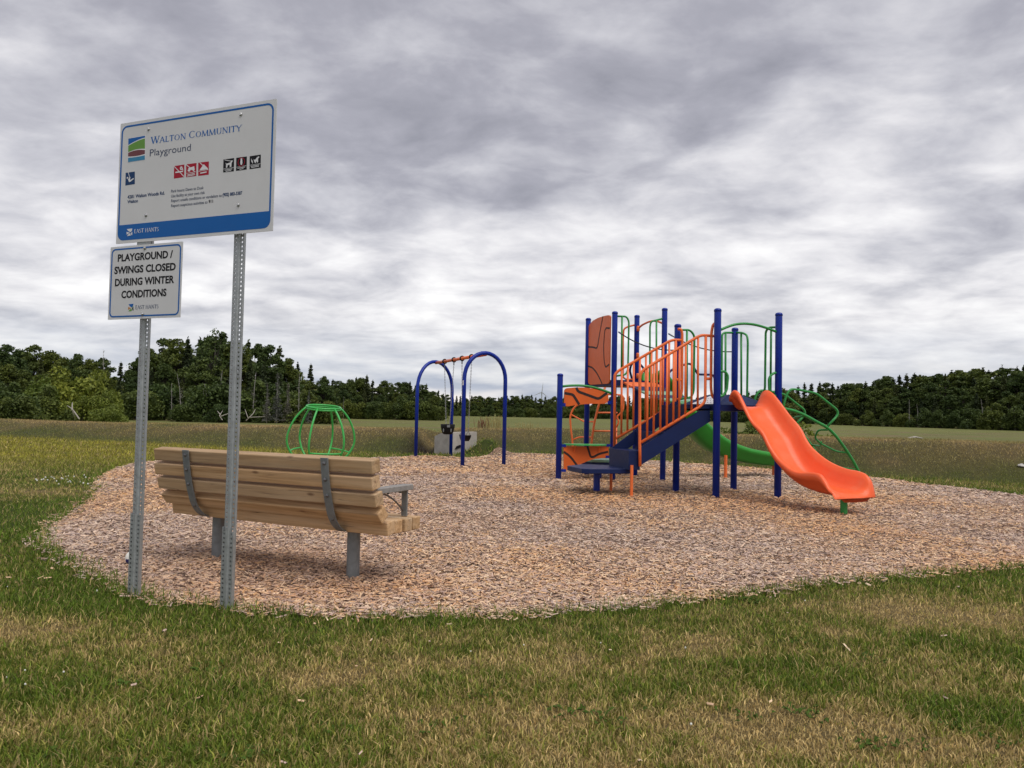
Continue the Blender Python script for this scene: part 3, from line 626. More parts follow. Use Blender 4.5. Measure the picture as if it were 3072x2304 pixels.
def put_text(s, p0, p1, cap, mat, parent, y, bold=0.0, zf=zS, yo=PANEL_Y, serif=False, small=.82):
    a0, b0 = sl(*zf(*p0), yo); a1, b1 = sl(*zf(*p1), yo)
    if serif:
        X, Yy, Zz, Fs, adv = serif_shape(s, small); wdt = X.max()-X.min(); X = (X-X.min())/wdt
        V = [(a0+(a1-a0)*t, y-.0008-.6*zz_, b0+q*cap) for t, q, zz_ in zip(X, Yy, Zz)]
    else:
        X, Yy, Fs = text_shape(s, bold); X = (X-X.min())/(X.max()-X.min()); V = [(a0+(a1-a0)*t, y-.0008, b0+q/CAPH*cap) for t, q in zip(X, Yy)]
    return lobj('lettering', V, Fs, mat, parent, kind='stuff')
put_text('WALTON COMMUNITY', (357, 381), (1000, 292), .043, M['signb'], panel, Yp, serif=True)
put_text('Playground', (353, 466), (640, 428), .041, M['signg'], panel, Yp, .0)
put_text('4281 Walton Woods Rd.', (197, 763), (457, 735), .0195, M['signn'], panel, Yp, .03)
put_text('Walton', (196, 796), (270, 788), .0185, M['signn'], panel, Yp, .03)
for s_, a_, b_ in (('Park hours: Dawn to Dusk', (503, 721), (730, 697)), ('Use facility at your own risk', (503, 755), (739, 728)), ('Report unsafe conditions or vandalism to', (503, 788), (857, 749)), ('Report suspicious activities to', (503, 823), (758, 795))):
    put_text(s_, a_, b_, .0165, M['signg'], panel, Yp, .012)
put_text('(902) 883-3387', (863, 748), (1001, 733), .018, M['signn'], panel, Yp, .034)
put_text('911', (765, 794), (796, 790), .0175, M['signk'], panel, Yp, .034)
put_text('EAST HANTS', (246, 1005), (416, 988), .024, M['printw'], panel, Yp-.0006, serif=True, small=1)
# the landscape emblem
def emblem(parent, corners, polys, y):
    tl, tr, br, bl = [np.array(sl(*zS(*q))) for q in corners]
    def mapq(s, t): return (tl*(1-s)+tr*s)*(1-t)+(bl*(1-s)+br*s)*t
    for i, (mat, poly) in enumerate(polys):
        P = [mapq(s, t) for s, t in poly]; lobj('emblem', *plate([(q[0], q[1]) for q in P], y-.0001*i, .0006), M[mat], parent)
def curve(f, a, b, n=10): return [(a+(b-a)*i/n, f(a+(b-a)*i/n)) for i in range(n+1)]
emblem(panel, ((203, 343), (320, 322), (319, 490), (201, 508)), [
    ('printw', [(-.02, -.01), (1.02, -.01), (1.02, 1.01), (-.02, 1.01)]),
    ('signb', [(0, 0), (1, 0)]+curve(lambda s: .08+.19*(1-s)**1.6, 1, 0)),
    ('prg', curve(lambda s: .115+.19*(1-s)**1.6, 0, 1)+curve(lambda s: .565-.05*math.sin(s*3.1)+.03*(1-s)-.02, 1, 0)),
    ('prm', curve(lambda s: .60-.055*math.sin(s*3.14), 0, 1)+curve(lambda s: .76+.03*math.sin(s*3.14), 1, 0)),
    ('prt', curve(lambda s: .815+.015*math.sin(s*3.14), 0, 1)+[(1, 1), (0, 1)])], Yp)
def hants(parent, corners, mats, y):
    tl, tr, br, bl = corners
    polys = [(mats[0], [(.05, 0), (1, 0), (.95, .28), (.72, .52), (.3, .3)]), (mats[1], [(0, .38), (.62, .58), (0, .78)]), (mats[2], [(.05, 1), (.3, .78), (.66, .66), (.72, 1)]), (mats[3], [(.78, .66), (1, .5), (1, .98), (.86, .95)])]
    if len(mats) > 4: polys.append((mats[4], [(.72, .56), (1, .36), (1, .44), (.75, .64)]))
    emblem(parent, corners, polys, y)
hants(panel, ((191, 977), (231, 972), (231, 1019), (192, 1026)), ['printw']*4, Yp-.0006)
# pictograms
def icon(parent, corners, mat, shapes, y):
    tl, tr, br, bl = [np.array(sl(*zS(*q))) for q in corners]
    ic = lobj('pictogram', *plate([tuple(q) for q in (tl, tr, br, bl)], y, .0006), M[mat], parent)
    def mq(s, t): return tuple((tl*(1-s)+tr*s)*(1-t)+(bl*(1-s)+br*s)*t)
    parts = []
    for i, q in enumerate(shapes):
        if q[0] == 'l':
            _, x0, y0, x1, y1, wd = q; dx, dy = x1-x0, y1-y0; ln = math.hypot(dx, dy); nx, ny = -dy/ln*wd/2, dx/ln*wd/2
            poly = [(x0+nx, y0+ny), (x1+nx, y1+ny), (x1-nx, y1-ny), (x0-nx, y0-ny)]
        elif q[0] == 'c':
            _, cx_, cy_, r_ = q; poly = [(cx_+r_*math.cos(a*math.pi/5), cy_+r_*.8*math.sin(a*math.pi/5)) for a in range(10)]
        else: poly = q[1]
        parts.append(plate([mq(*p) for p in poly], y-.0006-.00006*i, .0005))
    if parts:
        v, f = merge(*parts); lobj('pictogram_print', v, f, M['printw'], parent)
sl_ = ('l', 0, .02, 1, .97, .055)
icon(panel, ((184, 582), (248, 573), (248, 661), (182, 671)), 'signn', [('l', .28, 0, .46, .4, .05), ('c', .22, .42, .09), ('p', [(.27, .52), (.38, .5), (.46, .36), (.54, .4), (.48, .58), (.56, .62), (.86, .5), (.9, .58), (.55, .76), (.4, .78)])], Yp)
icon(panel, ((523, 534), (595, 524), (594, 612), (522, 623)), 'signr', [sl_, ('p', [(.15, .48), (.88, .48), (.88, .58), (.15, .58)]), ('l', .62, .2, .75, .15, .085), ('l', .75, .15, .8, .3, .085), ('l', .62, .2, .66, .36, .085), ('l', .66, .36, .88, .34, .085), ('l', .86, .34, .88, .46, .05)], Yp)
icon(panel, ((608, 522), (680, 513), (679, 604), (607, 613)), 'signr', [('l', 0, .02, .85, .66, .055), ('c', .3, .5, .13), ('c', .72, .46, .13), ('p', [(.22, .32), (.8, .24), (.82, .36), (.6, .5), (.42, .48), (.25, .42)]), ('l', .04, .71, .96, .68, .03), ('l', .15, .83, .85, .79, .05), ('l', .1, .93, .9, .89, .05)], Yp)
icon(panel, ((693, 511), (767, 502), (766, 595), (692, 604)), 'signr', [('l', .15, .02, .9, .62, .055), ('p', [(.12, .6), (.5, .18), (.55, .2), (.92, .52), (.9, .58)]), ('l', .04, .66, .96, .62, .03), ('l', .2, .82, .8, .78, .085)], Yp)
icon(panel, ((869, 489), (944, 478), (942, 571), (867, 580)), 'signk', [('l', .12, .05, .7, .2, .04), ('p', [(.22, .26), (.3, .36), (.68, .3), (.72, .17), (.86, .17), (.88, .24), (.78, .34), (.76, .64), (.62, .64), (.6, .46), (.42, .48), (.38, .66), (.26, .66), (.28, .44)]), ('l', .02, .74, .98, .72, .025), ('l', .15, .84, .85, .81, .045), ('l', .25, .94, .75, .91, .045)], Yp)
ic_ = [('l', .02, .72, .98, .70, .025), ('l', .15, .82, .85, .79, .045), ('l', .35, .92, .7, .9, .045), ('c', .5, .16, .085), ('p', [(.42, .22), (.58, .22), (.6, .44), (.55, .6), (.45, .6), (.4, .44)])]
icon(panel, ((959, 477), (1033, 467), (1032, 559), (957, 569)), 'signk', ic_, Yp)
tl_, tr_, br_, bl_ = [np.array(sl(*zS(*q))) for q in ((959, 477), (1033, 467), (1032, 559), (957, 569))]
cq = (tl_*.5+tr_*.5)*.62+(bl_*.5+br_*.5)*.38; rr0 = (tr_-tl_)[0]*.34
lobj('pictogram_ring', *ring([(cq[0]+rr0*math.cos(a*.3142), cq[1]+rr0*math.sin(a*.3142)) for a in range(20)], [(cq[0]+rr0*.85*math.cos(a*.3142), cq[1]+rr0*.85*math.sin(a*.3142)) for a in range(20)], Yp-.0014, .0004), M['signr'], panel)
icon(panel, ((1053, 466), (1131, 454), (1130, 546), (1052, 557)), 'signk', [('p', [(.14, .2), (.3, .45), (.28, .62), (.16, .4)]), ('p', [(.36, .3), (.5, .34), (.68, .17), (.85, .1), (.86, .22), (.76, .28), (.78, .5), (.7, .6), (.6, .44), (.54, .62), (.44, .5)]), ('l', .02, .7, .98, .68, .025), ('l', .12, .8, .88, .77, .045), ('l', .15, .9, .85, .87, .045)], Yp)
# lower notice
n4 = [sl(*zS(*q), PANEL_Y-.002) for q in ((73, 1104), (581, 1061), (565, 1592), (59, 1612))]
nx0, nx1, nz0, nz1 = (n4[0][0]+n4[3][0])/2, (n4[1][0]+n4[2][0])/2, (n4[2][1]+n4[3][1])/2, (n4[0][1]+n4[1][1])/2
notice = lobj('notice_panel', *plate(rrect(nx0, nx1, nz0, nz1, .004), PANEL_Y, .0035), M['signw'], sign, label='small white winter closure notice under the main panel')
lobj('border', *ring(rrect(nx0+.011, nx1-.011, nz0+.013, nz1-.013, .03), rrect(nx0+.020, nx1-.020, nz0+.022, nz1-.022, .022), PANEL_Y-.0035, .0008), M['signb'], notice)
for s_, a_, b_ in (('PLAYGROUND /', (128, 1203), (514, 1172)), ('SWINGS CLOSED', (104, 1290), (534, 1261)), ('DURING WINTER', (108, 1375), (523, 1350)), ('CONDITIONS', (153, 1459), (469, 1442))):
    put_text(s_, a_, b_, .0415, M['signk'], notice, PANEL_Y-.0035, .034)
put_text('EAST HANTS', (253, 1537), (413, 1529), .0225, M['signn'], notice, PANEL_Y-.0035, serif=True, small=1)
hants(notice, ((202, 1502), (238, 1499), (238, 1548), (200, 1553)), ['signb', 'pro', 'prg', 'signk', 'prg'], PANEL_Y-.0035)
def dome(c, r, hgt, axis='y'):
    V, Fs = lathe([(r, 0), (r*.9, hgt*.55), (r*.55, hgt*.9), (r*.12, hgt)], (0, 0, 0), 12)
    return [(c[0]+v[0], c[1]-v[2], c[2]+v[1]) for v in V], [q[::-1] for q in Fs]
for q in ((346, 277), (992, 174), (974, 808), (327, 880)):
    a, b = sl(*zS(*q)); lobj('bolt', *dome((a, Yp, b), .0105, .009), M['bolt'], panel)
for q in ((319, 1110), (304, 1572)):
    a, b = sl(*zS(*q)); lobj('bolt', *dome((a, PANEL_Y-.0043, b), .0105, .009), M['bolt'], notice)
lobj('spacer', *boxf((-SPC, -.024, (nz1+pz0)/2), (.036, 0, 0), (0, .02, 0), (0, 0, .03)), M['galv'], sign)

# ------------------------------------------------------------------ bench
ba = G(1058, 1738); bb = G(652, 1680); bu = (ba-bb)/np.linalg.norm(ba-bb); BL_ = float(np.linalg.norm(ba-bb))
bench = empty('park_bench', tuple(ba), math.atan2(bu[1], bu[0]), label='timber slat bench with galvanised legs and curved steel back straps beside the sign', cat='bench')
sm = mesh_data('slat', *boxf((0, 0, 0), ((BL_+.72)/2, 0, 0), (0, .0430, 0), (0, 0, .0435)))
bm = bmesh.new(); bm.from_mesh(sm); bmesh.ops.bevel(bm, geom=bm.edges[:], offset=.007, segments=2, affect='EDGES', profile=.5); bm.to_mesh(sm); bm.free(); sm.materials.append(M['wood'])
for n_, z_, tilt, nm, dx in ((-.262, .795, -10, 'back_slat', .005), (-.247, .690, -12, 'back_slat', -.004), (-.222, .585, -14, 'back_slat', .006), (-.168, .478, -38, 'back_slat', 0), (-.082, .386, -10, 'seat_slat', .004), (.018, .383, 0, 'seat_slat', -.006), (.120, .383, 0, 'seat_slat', .004), (.222, .383, 0, 'seat_slat', 0)):
    o = bpy.data.objects.new(nm, sm); COL.objects.link(o); o.parent = bench; o.location = (-BL_/2+dx, n_, z_); o.rotation_euler = (math.radians(-tilt), 0, 0)
prof = fillet([np.array([0, a, b]) for a, b in ((-.327, .835), (-.311, .72), (-.288, .60), (-.235, .435), (-.16, .352), (-.06, .330), (.26, .330))], .06, 4)
for xs in (0, -BL_):
    wd = .030; V = []; Fs = []
    for i, q in enumerate(prof):
        t = prof[min(i+1, len(prof)-1)]-prof[max(i-1, 0)]; t /= np.linalg.norm(t); nrm = np.array([0, t[2], -t[1]])
        V += [(xs-wd, q[1]-nrm[1]*.004, q[2]-nrm[2]*.004), (xs+wd, q[1]-nrm[1]*.004, q[2]-nrm[2]*.004), (xs+wd, q[1]+nrm[1]*.004, q[2]+nrm[2]*.004), (xs-wd, q[1]+nrm[1]*.004, q[2]+nrm[2]*.004)]
    for i in range(len(prof)-1):
        for k in range(4): Fs.append((4*i+k, 4*i+(k+1) % 4, 4*i+4+(k+1) % 4, 4*i+4+k))
    Fs += [(3, 2, 1, 0), tuple(4*(len(prof)-1)+k for k in range(4))]
    st = lobj('strap', V, Fs, M['zinc'], bench)
    for n_, z_, tl__ in ((-.326, .80, 10), (-.312, .695, 12), (-.287, .59, 14), (-.226, .43, 38)):
        v, f = lathe([(.013, 0), (.013, .004), (.008, .009), (.003, .012)], (0, 0, 0), 8); a = math.radians(tl__)
        lobj('bolt', [(xs+p[0], n_-p[2]*math.cos(a)-p[1]*math.sin(a), z_-p[2]*math.sin(a)+p[1]*math.cos(a)) for p in v], [q[::-1] for q in f], M['dbolt'], st)
    lobj('leg', *lathe([(.044, -.15), (.044, .327)], (xs, 0, 0), 20), M['zinc'], bench, smooth=False)
for xs in (.28, -BL_-.28):
    ar = lobj('armrest', *boxf((xs, .03, .625), (.038, 0, 0), (0, .205, 0), (0, 0, .019)), pmat('grey_armrest_board', (.25, .235, .22), .7, .2, 30), bench, bevel=.004)
    lobj('armrest_upright', *boxf((xs, .185, .518), (.022, 0, 0), (0, .006, 0), (0, 0, .088)), M['zinc'], ar)
    lobj('armrest_bracket', *boxf((xs, .115, .6035), (.022, 0, 0), (0, .076, 0), (0, 0, .0022)), M['zinc'], ar)
    lobj('armrest_stay', *tube([(xs, -.19+.36*t, .615-.15*t**2.2-.0) for t in np.linspace(0, 1, 9)], .006, 6), M['dbolt'], ar)
    for yy in (-.01, .13): lobj('bolt', *lathe([(.009, -.012), (.009, 0)], (xs, yy, .6005 if yy > .03 else .606), 8), M['dbolt'], ar)

# ------------------------------------------------------------------ ball behind the sign post
bp_ = G(399, 1702); br = .054
V = []; Fs = []
bmm = bmesh.new(); bmesh.ops.create_icosphere(bmm, subdivisions=3, radius=br); 
me = bpy.data.meshes.new('ball'); 
M['ballb'] = pmat('ball_blue_patch', (.01, .015, .12), .4); M['bally'] = pmat('ball_yellow_patch', (.72, .68, .2), .4)
me.materials.append(M['ball']); me.materials.append(M['ballb']); me.materials.append(M['bally'])
for f_ in bmm.faces:
    c_ = f_.calc_center_median()/br
    if (c_-Vector((-.35, -.85, -.35))).length < .36 or (c_-Vector((.8, .3, .5))).length < .4: f_.material_index = 1
    elif c_.z < -.45: f_.material_index = 2
    f_.smooth = True
bmm.to_mesh(me); bmm.free()
o = bpy.data.objects.new('ball', me); COL.objects.link(o); o.location = (bp_[0], bp_[1], br+.012)
setp(o, label='small white ball with blue and yellow patches on the chips behind the sign post', cat='ball')
#SECTION_PLAY
# ------------------------------------------------------------------ play structure
PX = {1: (1676.6, 1444, 1679, 1120.5), 2: (1757, 1427, 1765.6, 954), 3: (1840, 1444, 1842, 934), 4: (1905.5, 1431, 1910, 945), 5: (1991, 1444.7, 1991, 924), 6: (2027, 1480, 2034, 972), 7: (2147, 1500, 2154, 925), 8: (2202.6, 1474, 2203, 983), 9: (2334.6, 1497, 2335, 938)}
P = {}; PT = {}
for k, (a, b, c, d) in PX.items():
    g = G(a, b); t = D(c, d, g[1]); P[k] = np.array([(g[0]+t[0])/2, g[1], 0]); PT[k] = t[2]
play = empty('play_structure', tuple((P[7]+P[4])/2), label='blue, orange and green climbing frame with slides, steps and roofless decks', cat='play structure')
def pl(i, j, dpt=0.0):
    """mapping from photo pixels to the upright plane through posts i and j (moved dpt metres to the back)"""
    dr = (P[j]-P[i]); dr = dr/np.linalg.norm(dr); nb_ = np.array([-dr[1], dr[0], 0]); nb_ = nb_ if nb_[1] > 0 else -nb_
    A = P[i]+nb_*dpt
    return lambda q: PL(q[0], q[1], A, dr)
def tubes(name, mat, mapf, lst, r=.0165, fil=.06, parent=play, seg=8):
    return obj(name, *merge(*[tube(fillet([mapf(q) for q in path], fil), r, seg) for path in lst]), M[mat], parent, smooth=True)
for k in P:
    c = P[k]; h = PT[k]; r = .049
    po = obj('post', *lathe([(r, -.2), (r, h-.035), (r*.98, h-.03)], c, 20), M['blue'], play, smooth=False)
    for p_ in po.data.polygons: p_.use_smooth = len(p_.vertices) == 4
    obj('post_cap', *lathe([(r+.004, h-.045), (r+.004, h-.022), (r*.9, h-.008), (r*.5, h), (r*.1, h+.002)], c, 20), M['blue'], po, smooth=True)
def deck(ids, z0, z1_, name, inset=.0):
    c = sum(P[i] for i in ids)/4; poly = [(P[i]+(c-P[i])*inset) for i in ids]
    return obj(name, *extrude([(q[0], q[1], z0) for q in poly], (0, 0, z1_-z0)), M['navy'], play)
zdB = PL(*z1(250, 615), P[3], P[5]-P[3])[2]; zdA = PL(*z1(1800, 1068), P[7], P[6]-P[7])[2]
deck((3, 5, 4, 2), zdB-.10, zdB, 'deck', .02); dkA = deck((7, 9, 8, 6), zdA-.085, zdA, 'deck', .02)
# raised centre of the lower deck: four sloping plates, the one over the steps white and punched
c4 = sum(P[i] for i in (6, 7, 8, 9))/4; ed_ = [P[i]+(c4-P[i])*.09 for i in (7, 9, 8, 6)]; bil = lambda s, t: (P[7]*(1-s)+P[9]*s)*(1-t)+(P[6]*(1-s)+P[8]*s)*t; tp_ = [bil(.34, .24), bil(.62, .3), bil(.62, .7), bil(.34, .76)]
zt = zdA+.15
for i in range(4):
    j = (i+1) % 4; a, b, c, d = ed_[i], ed_[j], tp_[j], tp_[i]
    V = [(a[0], a[1], zdA+.002), (b[0], b[1], zdA+.002), (c[0], c[1], zt), (d[0], d[1], zt)]
    obj('deck_slope', V, [(0, 1, 2, 3)], M['navy'], play)
obj('deck_top', [(q[0], q[1], zt) for q in tp_], [(0, 1, 2, 3)], M['navy'], play)
a, b, c, d = ed_[3], ed_[0], tp_[0], tp_[3]
def wq(s, t, up=.004):
    q0 = a*(1-s)+b*s; q1 = d*(1-s)+c*s; q = q0*(1-t)+q1*t; return np.array([q[0], q[1], zdA+.002+(zt-zdA-.002)*t+up])
wp_ = obj('punched_plate', [wq(.24, .03), wq(.90, .03), wq(.84, .98), (wq(.34, .98))], [(0, 1, 2, 3)], M['white'], play)
hv = []
for s in (.44, .55, .66, .76):
    for t in (.2, .4, .6, .8):
        ss = .5+(s-.5)*(1-.25*t); hv.append(([wq(ss-.014, t-.03, .006), wq(ss+.014, t-.03, .006), wq(ss+.014, t+.03, .006), wq(ss-.014, t+.03, .006)], [(0, 1, 2, 3)]))
obj('plate_holes', *merge(*hv), M['black'], wp_, kind='stuff')
# bridge between the decks: loose planks sloping down to the front
A0, A1 = P[3]*.82+P[5]*.18, P[3]*.18+P[5]*.82; B0, B1 = P[6]*.80+P[8]*.2, P[6]*.2+P[8]*.8
npl = 7; cols_ = ['orange', 'navy', 'mint', 'navy', 'mint', 'green', 'green']
for i in range(npl):
    t0, t1 = (i+.04)/npl, (i+.96)/npl; zf = lambda t: zdB-.03+(zdA+.03-zdB)*t-.10*math.sin(math.pi*t)*.6
    q = [A0*(1-t0)+B0*t0, A1*(1-t0)+B1*t0, A1*(1-t1)+B1*t1, A0*(1-t1)+B0*t1]; zz_ = [zf(t0), zf(t0), zf(t1), zf(t1)]
    obj('plank', *extrude([(a_[0], a_[1], z_) for a_, z_ in zip(q, zz_)], (0, 0, -.03)), M[cols_[i]], play)
for i, j, za, zb_ in ((3, 6, zA(558, 258), zA(1040, 400)), (5, 8, zA(958, 272), zA(1482, 412))):
    a = PL(*za, P[i], P[5]-P[3])+np.array([.04, -.03, 0]); b = PL(*zb_, P[j], P[8]-P[6]); b[:2] = P[j][:2]+np.array([-.02, .04])
    obj('cable', *tube([a*(1-t)+b*t-np.array([0, 0, .16*4*t*(1-t)*.55]) for t in np.linspace(0, 1, 16)], .010, 6), M['black'], play, smooth=True)
    obj('cable_fitting', *tube([a, a*.94+b*.06-np.array([0, 0, .02])], .014, 6), M['bolt'], play)
# guard rails
f35, f68, f89, f79, f24, f45, f67, f23, f13 = pl(3, 5), pl(6, 8), pl(8, 9), pl(7, 9), pl(2, 4), pl(4, 5), pl(6, 7), pl(2, 3), pl(1, 3)
Zl = lambda zf, L_: [[zf(*q) for q in path] for path in L_]
tubes('guard_rail', 'green', f35, Zl(zA, [[(545, 130), (640, 132), (660, 170), (652, 560), (635, 598), (545, 612)], [(605, 134), (600, 603)]]))
tubes('guard_rail', 'green', f35, Zl(zA, [[(940, 148), (838, 172), (829, 210), (828, 640), (850, 655), (940, 655)], [(881, 163), (880, 652)]]))
tubes('guard_rail', 'green', f68, Zl(zA, [[(1060, 240), (1150, 240), (1186, 285), (1180, 735), (1160, 780), (1060, 797)], [(1126, 242), (1124, 785)]]))
tubes('guard_rail', 'green', f68, Zl(zA, [[(1507, 263), (1424, 262), (1406, 280), (1404, 770), (1430, 800), (1507, 800)], [(1436, 263), (1434, 800)]]))
tubes('guard_rail', 'green', f89, Zl(zB, [[(360, 245), (420, 247), (455, 265), (461, 310), (455, 740), (360, 760)], [(411, 246), (412, 745)]]))
tubes('guard_rail', 'green', f89, Zl(zB, [[(690, 205), (620, 207), (596, 235), (590, 680), (560, 715), (540, 790)], [(637, 206), (632, 690)]]))
tubes('entry_arch', 'green', f79, Zl(zB, [[(240, 232), (300, 205), (360, 184), (430, 177), (500, 183), (560, 197), (620, 217), (690, 245)]]), r=.0185)
tubes('grab_handle', 'green', f79, Zl(zB, [[(240, 540), (290, 538), (311, 570), (302, 680), (275, 722), (240, 730)]]), r=.0185)
tubes('grab_handle', 'green', f79, Zl(zB, [[(690, 545), (645, 555), (620, 590), (624, 690), (650, 720), (690, 725)]]), r=.0185)
tubes('guard_rail', 'orange', f24, Zl(z6, [[(1050, 425), (880, 465), (805, 510), (792, 700), (790, 1470), (850, 1515), (1050, 1520)]]))
tubes('entry_arch', 'orange', f45, Zl(z6, [[(1060, 530), (1170, 430), (1300, 368), (1400, 345), (1500, 365), (1600, 410)]]), r=.0185)
for q in ((1085, 510), (1075, 1045), (1075, 1450)):
    c = f45(z6(*q)); obj('clamp', *lathe([(.022, -.05), (.030, -.03), (.030, .03), (.022, .05)], c+np.array([.0, -.05, 0]), 8), M['orange'], play, smooth=True)
# big orange wall panel with dark routed lines
def panel_on(name, mapf, outline, grooves, zf, th, nrm, gw=.022, gmat='groove'):
    nrm = np.array(nrm, float); O = [mapf(zf(*q)) for q in outline]
    p_ = obj(name, *extrude([q+nrm*th/2 for q in O], -nrm*th), M['panel'], play)
    for g in grooves: obj('groove', *strip(fillet([mapf(zf(*q)) for q in g], .05), gw, nrm, th/2+.0022, .002), M[gmat], p_)
    return p_
def nrm_of(i, j):
    d_ = P[j]-P[i]; n = np.array([d_[1], -d_[0], 0]); n /= np.linalg.norm(n); mid = (P[i]+P[j])/2
    return n if n@(np.array([0, 0, 0])-mid) > 0 else -n
panel_on('wall_panel', f23, [(112, 470), (130, 420), (200, 345), (300, 290), (410, 255), (500, 236), (535, 242), (548, 265), (528, 1555), (520, 1585), (490, 1600), (150, 1622), (118, 1605), (104, 1560), (104, 1000)],
         [[(400, 262), (350, 520), (318, 700), (300, 830), (277, 897), (200, 872), (108, 868)], [(536, 498), (462, 488), (432, 560), (414, 880), (425, 1150), (452, 1278), (526, 1215)], [(106, 1250), (190, 1280), (260, 1360), (320, 1460), (385, 1605)]], z6, .02, nrm_of(2, 3), .030)
panel_on('counter_panel', f13, [(245, 395), (262, 358), (300, 336), (500, 318), (700, 320), (900, 345), (1080, 395), (1225, 455), (1240, 480), (1250, 620), (1225, 655), (1150, 690), (900, 688), (700, 700), (450, 725), (330, 748), (240, 738)],
         [[(250, 447), (440, 482), (490, 560), (582, 707)], [(515, 322), (555, 412), (1020, 582), (1212, 442)]], z2, .02, nrm_of(1, 3), .045)
panel_on('counter_panel', f13, [(212, 200), (1140, 200), (1145, 440), (1000, 445), (850, 462), (700, 508), (560, 570), (400, 650), (280, 690), (212, 690)],
         [[(215, 312), (330, 395), (420, 500), (482, 592)], [(702, 200), (770, 420), (830, 420), (950, 352), (1130, 312)]], z3, .02, nrm_of(1, 3), .036)
tubes('arch_rail', 'green', f13, Zl(z2, [[(150, 305), (300, 284), (400, 277), (560, 274), (700, 282), (860, 306), (1000, 342), (1150, 390), (1330, 462)]]), r=.021)
d13 = (P[3]-P[1])/np.linalg.norm(P[3]-P[1]); n13 = nrm_of(1, 3); sz_ = f13(z3(650, 178))[2]
s0 = f13(z3(235, 180)); s1 = f13(z3(1110, 180)); ol = [s0+n13*.012]+[s0+(s1-s0)*t+n13*(.02+.15*math.sin(math.pi*t)) for t in np.linspace(.04, .96, 9)]+[s1+n13*.012]
ol = [(q[0], q[1], sz_) for q in ol]; obj('counter_shelf', *extrude(ol+[(q[0]-n13[0]*.1, q[1]-n13[1]*.1, sz_) for q in (s1, s0)], (0, 0, .022)), M['lgreen'], play)
for q in ((430, 220), (930, 220)):
    c = f13(z3(*q)); obj('shelf_bracket', *tube([c+n13*.10+np.array([0, 0, .03]), c+n13*.06, c+n13*.012-np.array([0, 0, .08])], .010, 6), M['orange'], play)
for q, k in (((270, 712), 1), ((1225, 660), 3)):
    c = f13(z2(*q)); e = P[k]+np.array([0, 0, c[2]]); obj('bracket', *boxf((c+e)/2+n13*.016, (e-c)/2, n13*.006, (0, 0, .028)), M['blue'], play)
for q, k in (((260, 185), 1), ((1090, 180), 3), ((255, 700), 1), ((1080, 418), 3)):
    c = f13(z3(*q)); e = P[k]+np.array([0, 0, c[2]]); obj('bracket', *boxf((c+e)/2+n13*.016, (e-c)/2, n13*.006, (0, 0, .022)), M['blue'], play)
# stepping pod behind the counter
pc = D(*z3(960, 510), 13.75); obj('step_pod', *extrude([(pc[0]+.36*math.cos(a), pc[1]+.30*math.sin(a), pc[2]) for a in np.arange(8)*math.pi/4+.3], (0, 0, .04)), M['mint'], play)
obj('step_pod_edge', *extrude([(pc[0]+.365*math.cos(a), pc[1]+.305*math.sin(a), pc[2]-.05) for a in np.arange(8)*math.pi/4+.3], (0, 0, .045)), M['navy'], play)
obj('step_pod_leg', *lathe([(.04, -.2), (.04, pc[2]-.04)], (pc[0], pc[1], 0), 12), M['blue'], play)
# transfer platform
zT = .40; tpp = [G(*z3(*q), zT) for q in ((287, 603), (590, 662), (755, 668), (1625, 668), (1165, 588), (640, 566))]
obj('transfer_platform', *extrude([(q[0], q[1], zT-.068) for q in tpp], (0, 0, .068)), M['navy'], play, bevel=.006)
c = G(1789.5, 1481); obj('platform_leg', *lathe([(.049, -.2), (.049, zT-.06)], c, 18), M['blue'], play)
leg1, leg2 = G(1894, 1496), G(1832.5, 1479)
for c in (leg1, leg2): obj('stair_leg', *lathe([(.022, -.2), (.022, .46)], c, 10), M['orange'], play, smooth=False)
# steps
E1 = P[7]*.86+P[6]*.14; E2 = P[6]*.84+P[7]*.16; S1, S2 = leg1.copy(), leg2.copy()
def stp(t, far): return (S2*(1-t)+E2*t) if far else (S1*(1-t)+E1*t)
hs = [(-.04, .34, .395, .655), (.32, .68, .60, .92), (.66, 1.0, .88, zdA-.012)]
for i, (t0, t1, za, zb_) in enumerate(hs):
    q = [stp(t0, 0), stp(t1, 0), stp(t1, 1), stp(t0, 1)]; ctr = sum(q)/4; q = [a_+(ctr-a_)*.03 for a_ in q]
    if i == 0:
        qf = [q[0], q[0]*.62+q[1]*.38, q[3]*.62+q[2]*.38, q[3]]; qb = [qf[1], q[1], q[2], qf[2]]
        sh = merge(extrude([(a_[0], a_[1], za) for a_ in qf], (0, 0, zb_-za)), extrude([(a_[0], a_[1], zb_-.045) for a_ in qb], (0, 0, .044)))
    else:
        qr = [q[0], q[0]*.94+q[1]*.06, q[3]*.94+q[2]*.06, q[3]]
        sh = merge(extrude([(a_[0], a_[1], zb_-.045) for a_ in q], (0, 0, .045)), extrude([(a_[0], a_[1], hs[i-1][3]-.03) for a_ in qr], (0, 0, zb_-.047-hs[i-1][3]+.03)))
    obj('step', *sh, M['navy'], play)
def fnear(q): return PL(q[0], q[1], S1+np.array([.0, -.03, 0]), E1-S1)
def ffar(q): return PL(q[0], q[1], S2+np.array([.0, .03, 0]), E2-S2)
vv = np.array([-(E1-S1)[1], (E1-S1)[0], 0]); vv /= np.linalg.norm(vv)
o1 = [fnear(q) for q in ((1922, 1342), (2098, 1233), (2130, 1231), (2130, 1265), (1922, 1396))]
obj('stringer', *extrude(o1, vv*.025), M['navy'], play)
o2 = [ffar(z1(*q)) for q in ((-60, 1880), (1080, 1020), (1180, 1010), (1180, 1240), (-60, 2100))]
obj('stringer', *extrude(o2, -vv*.025), M['navy'], play)
rail_r = .0205
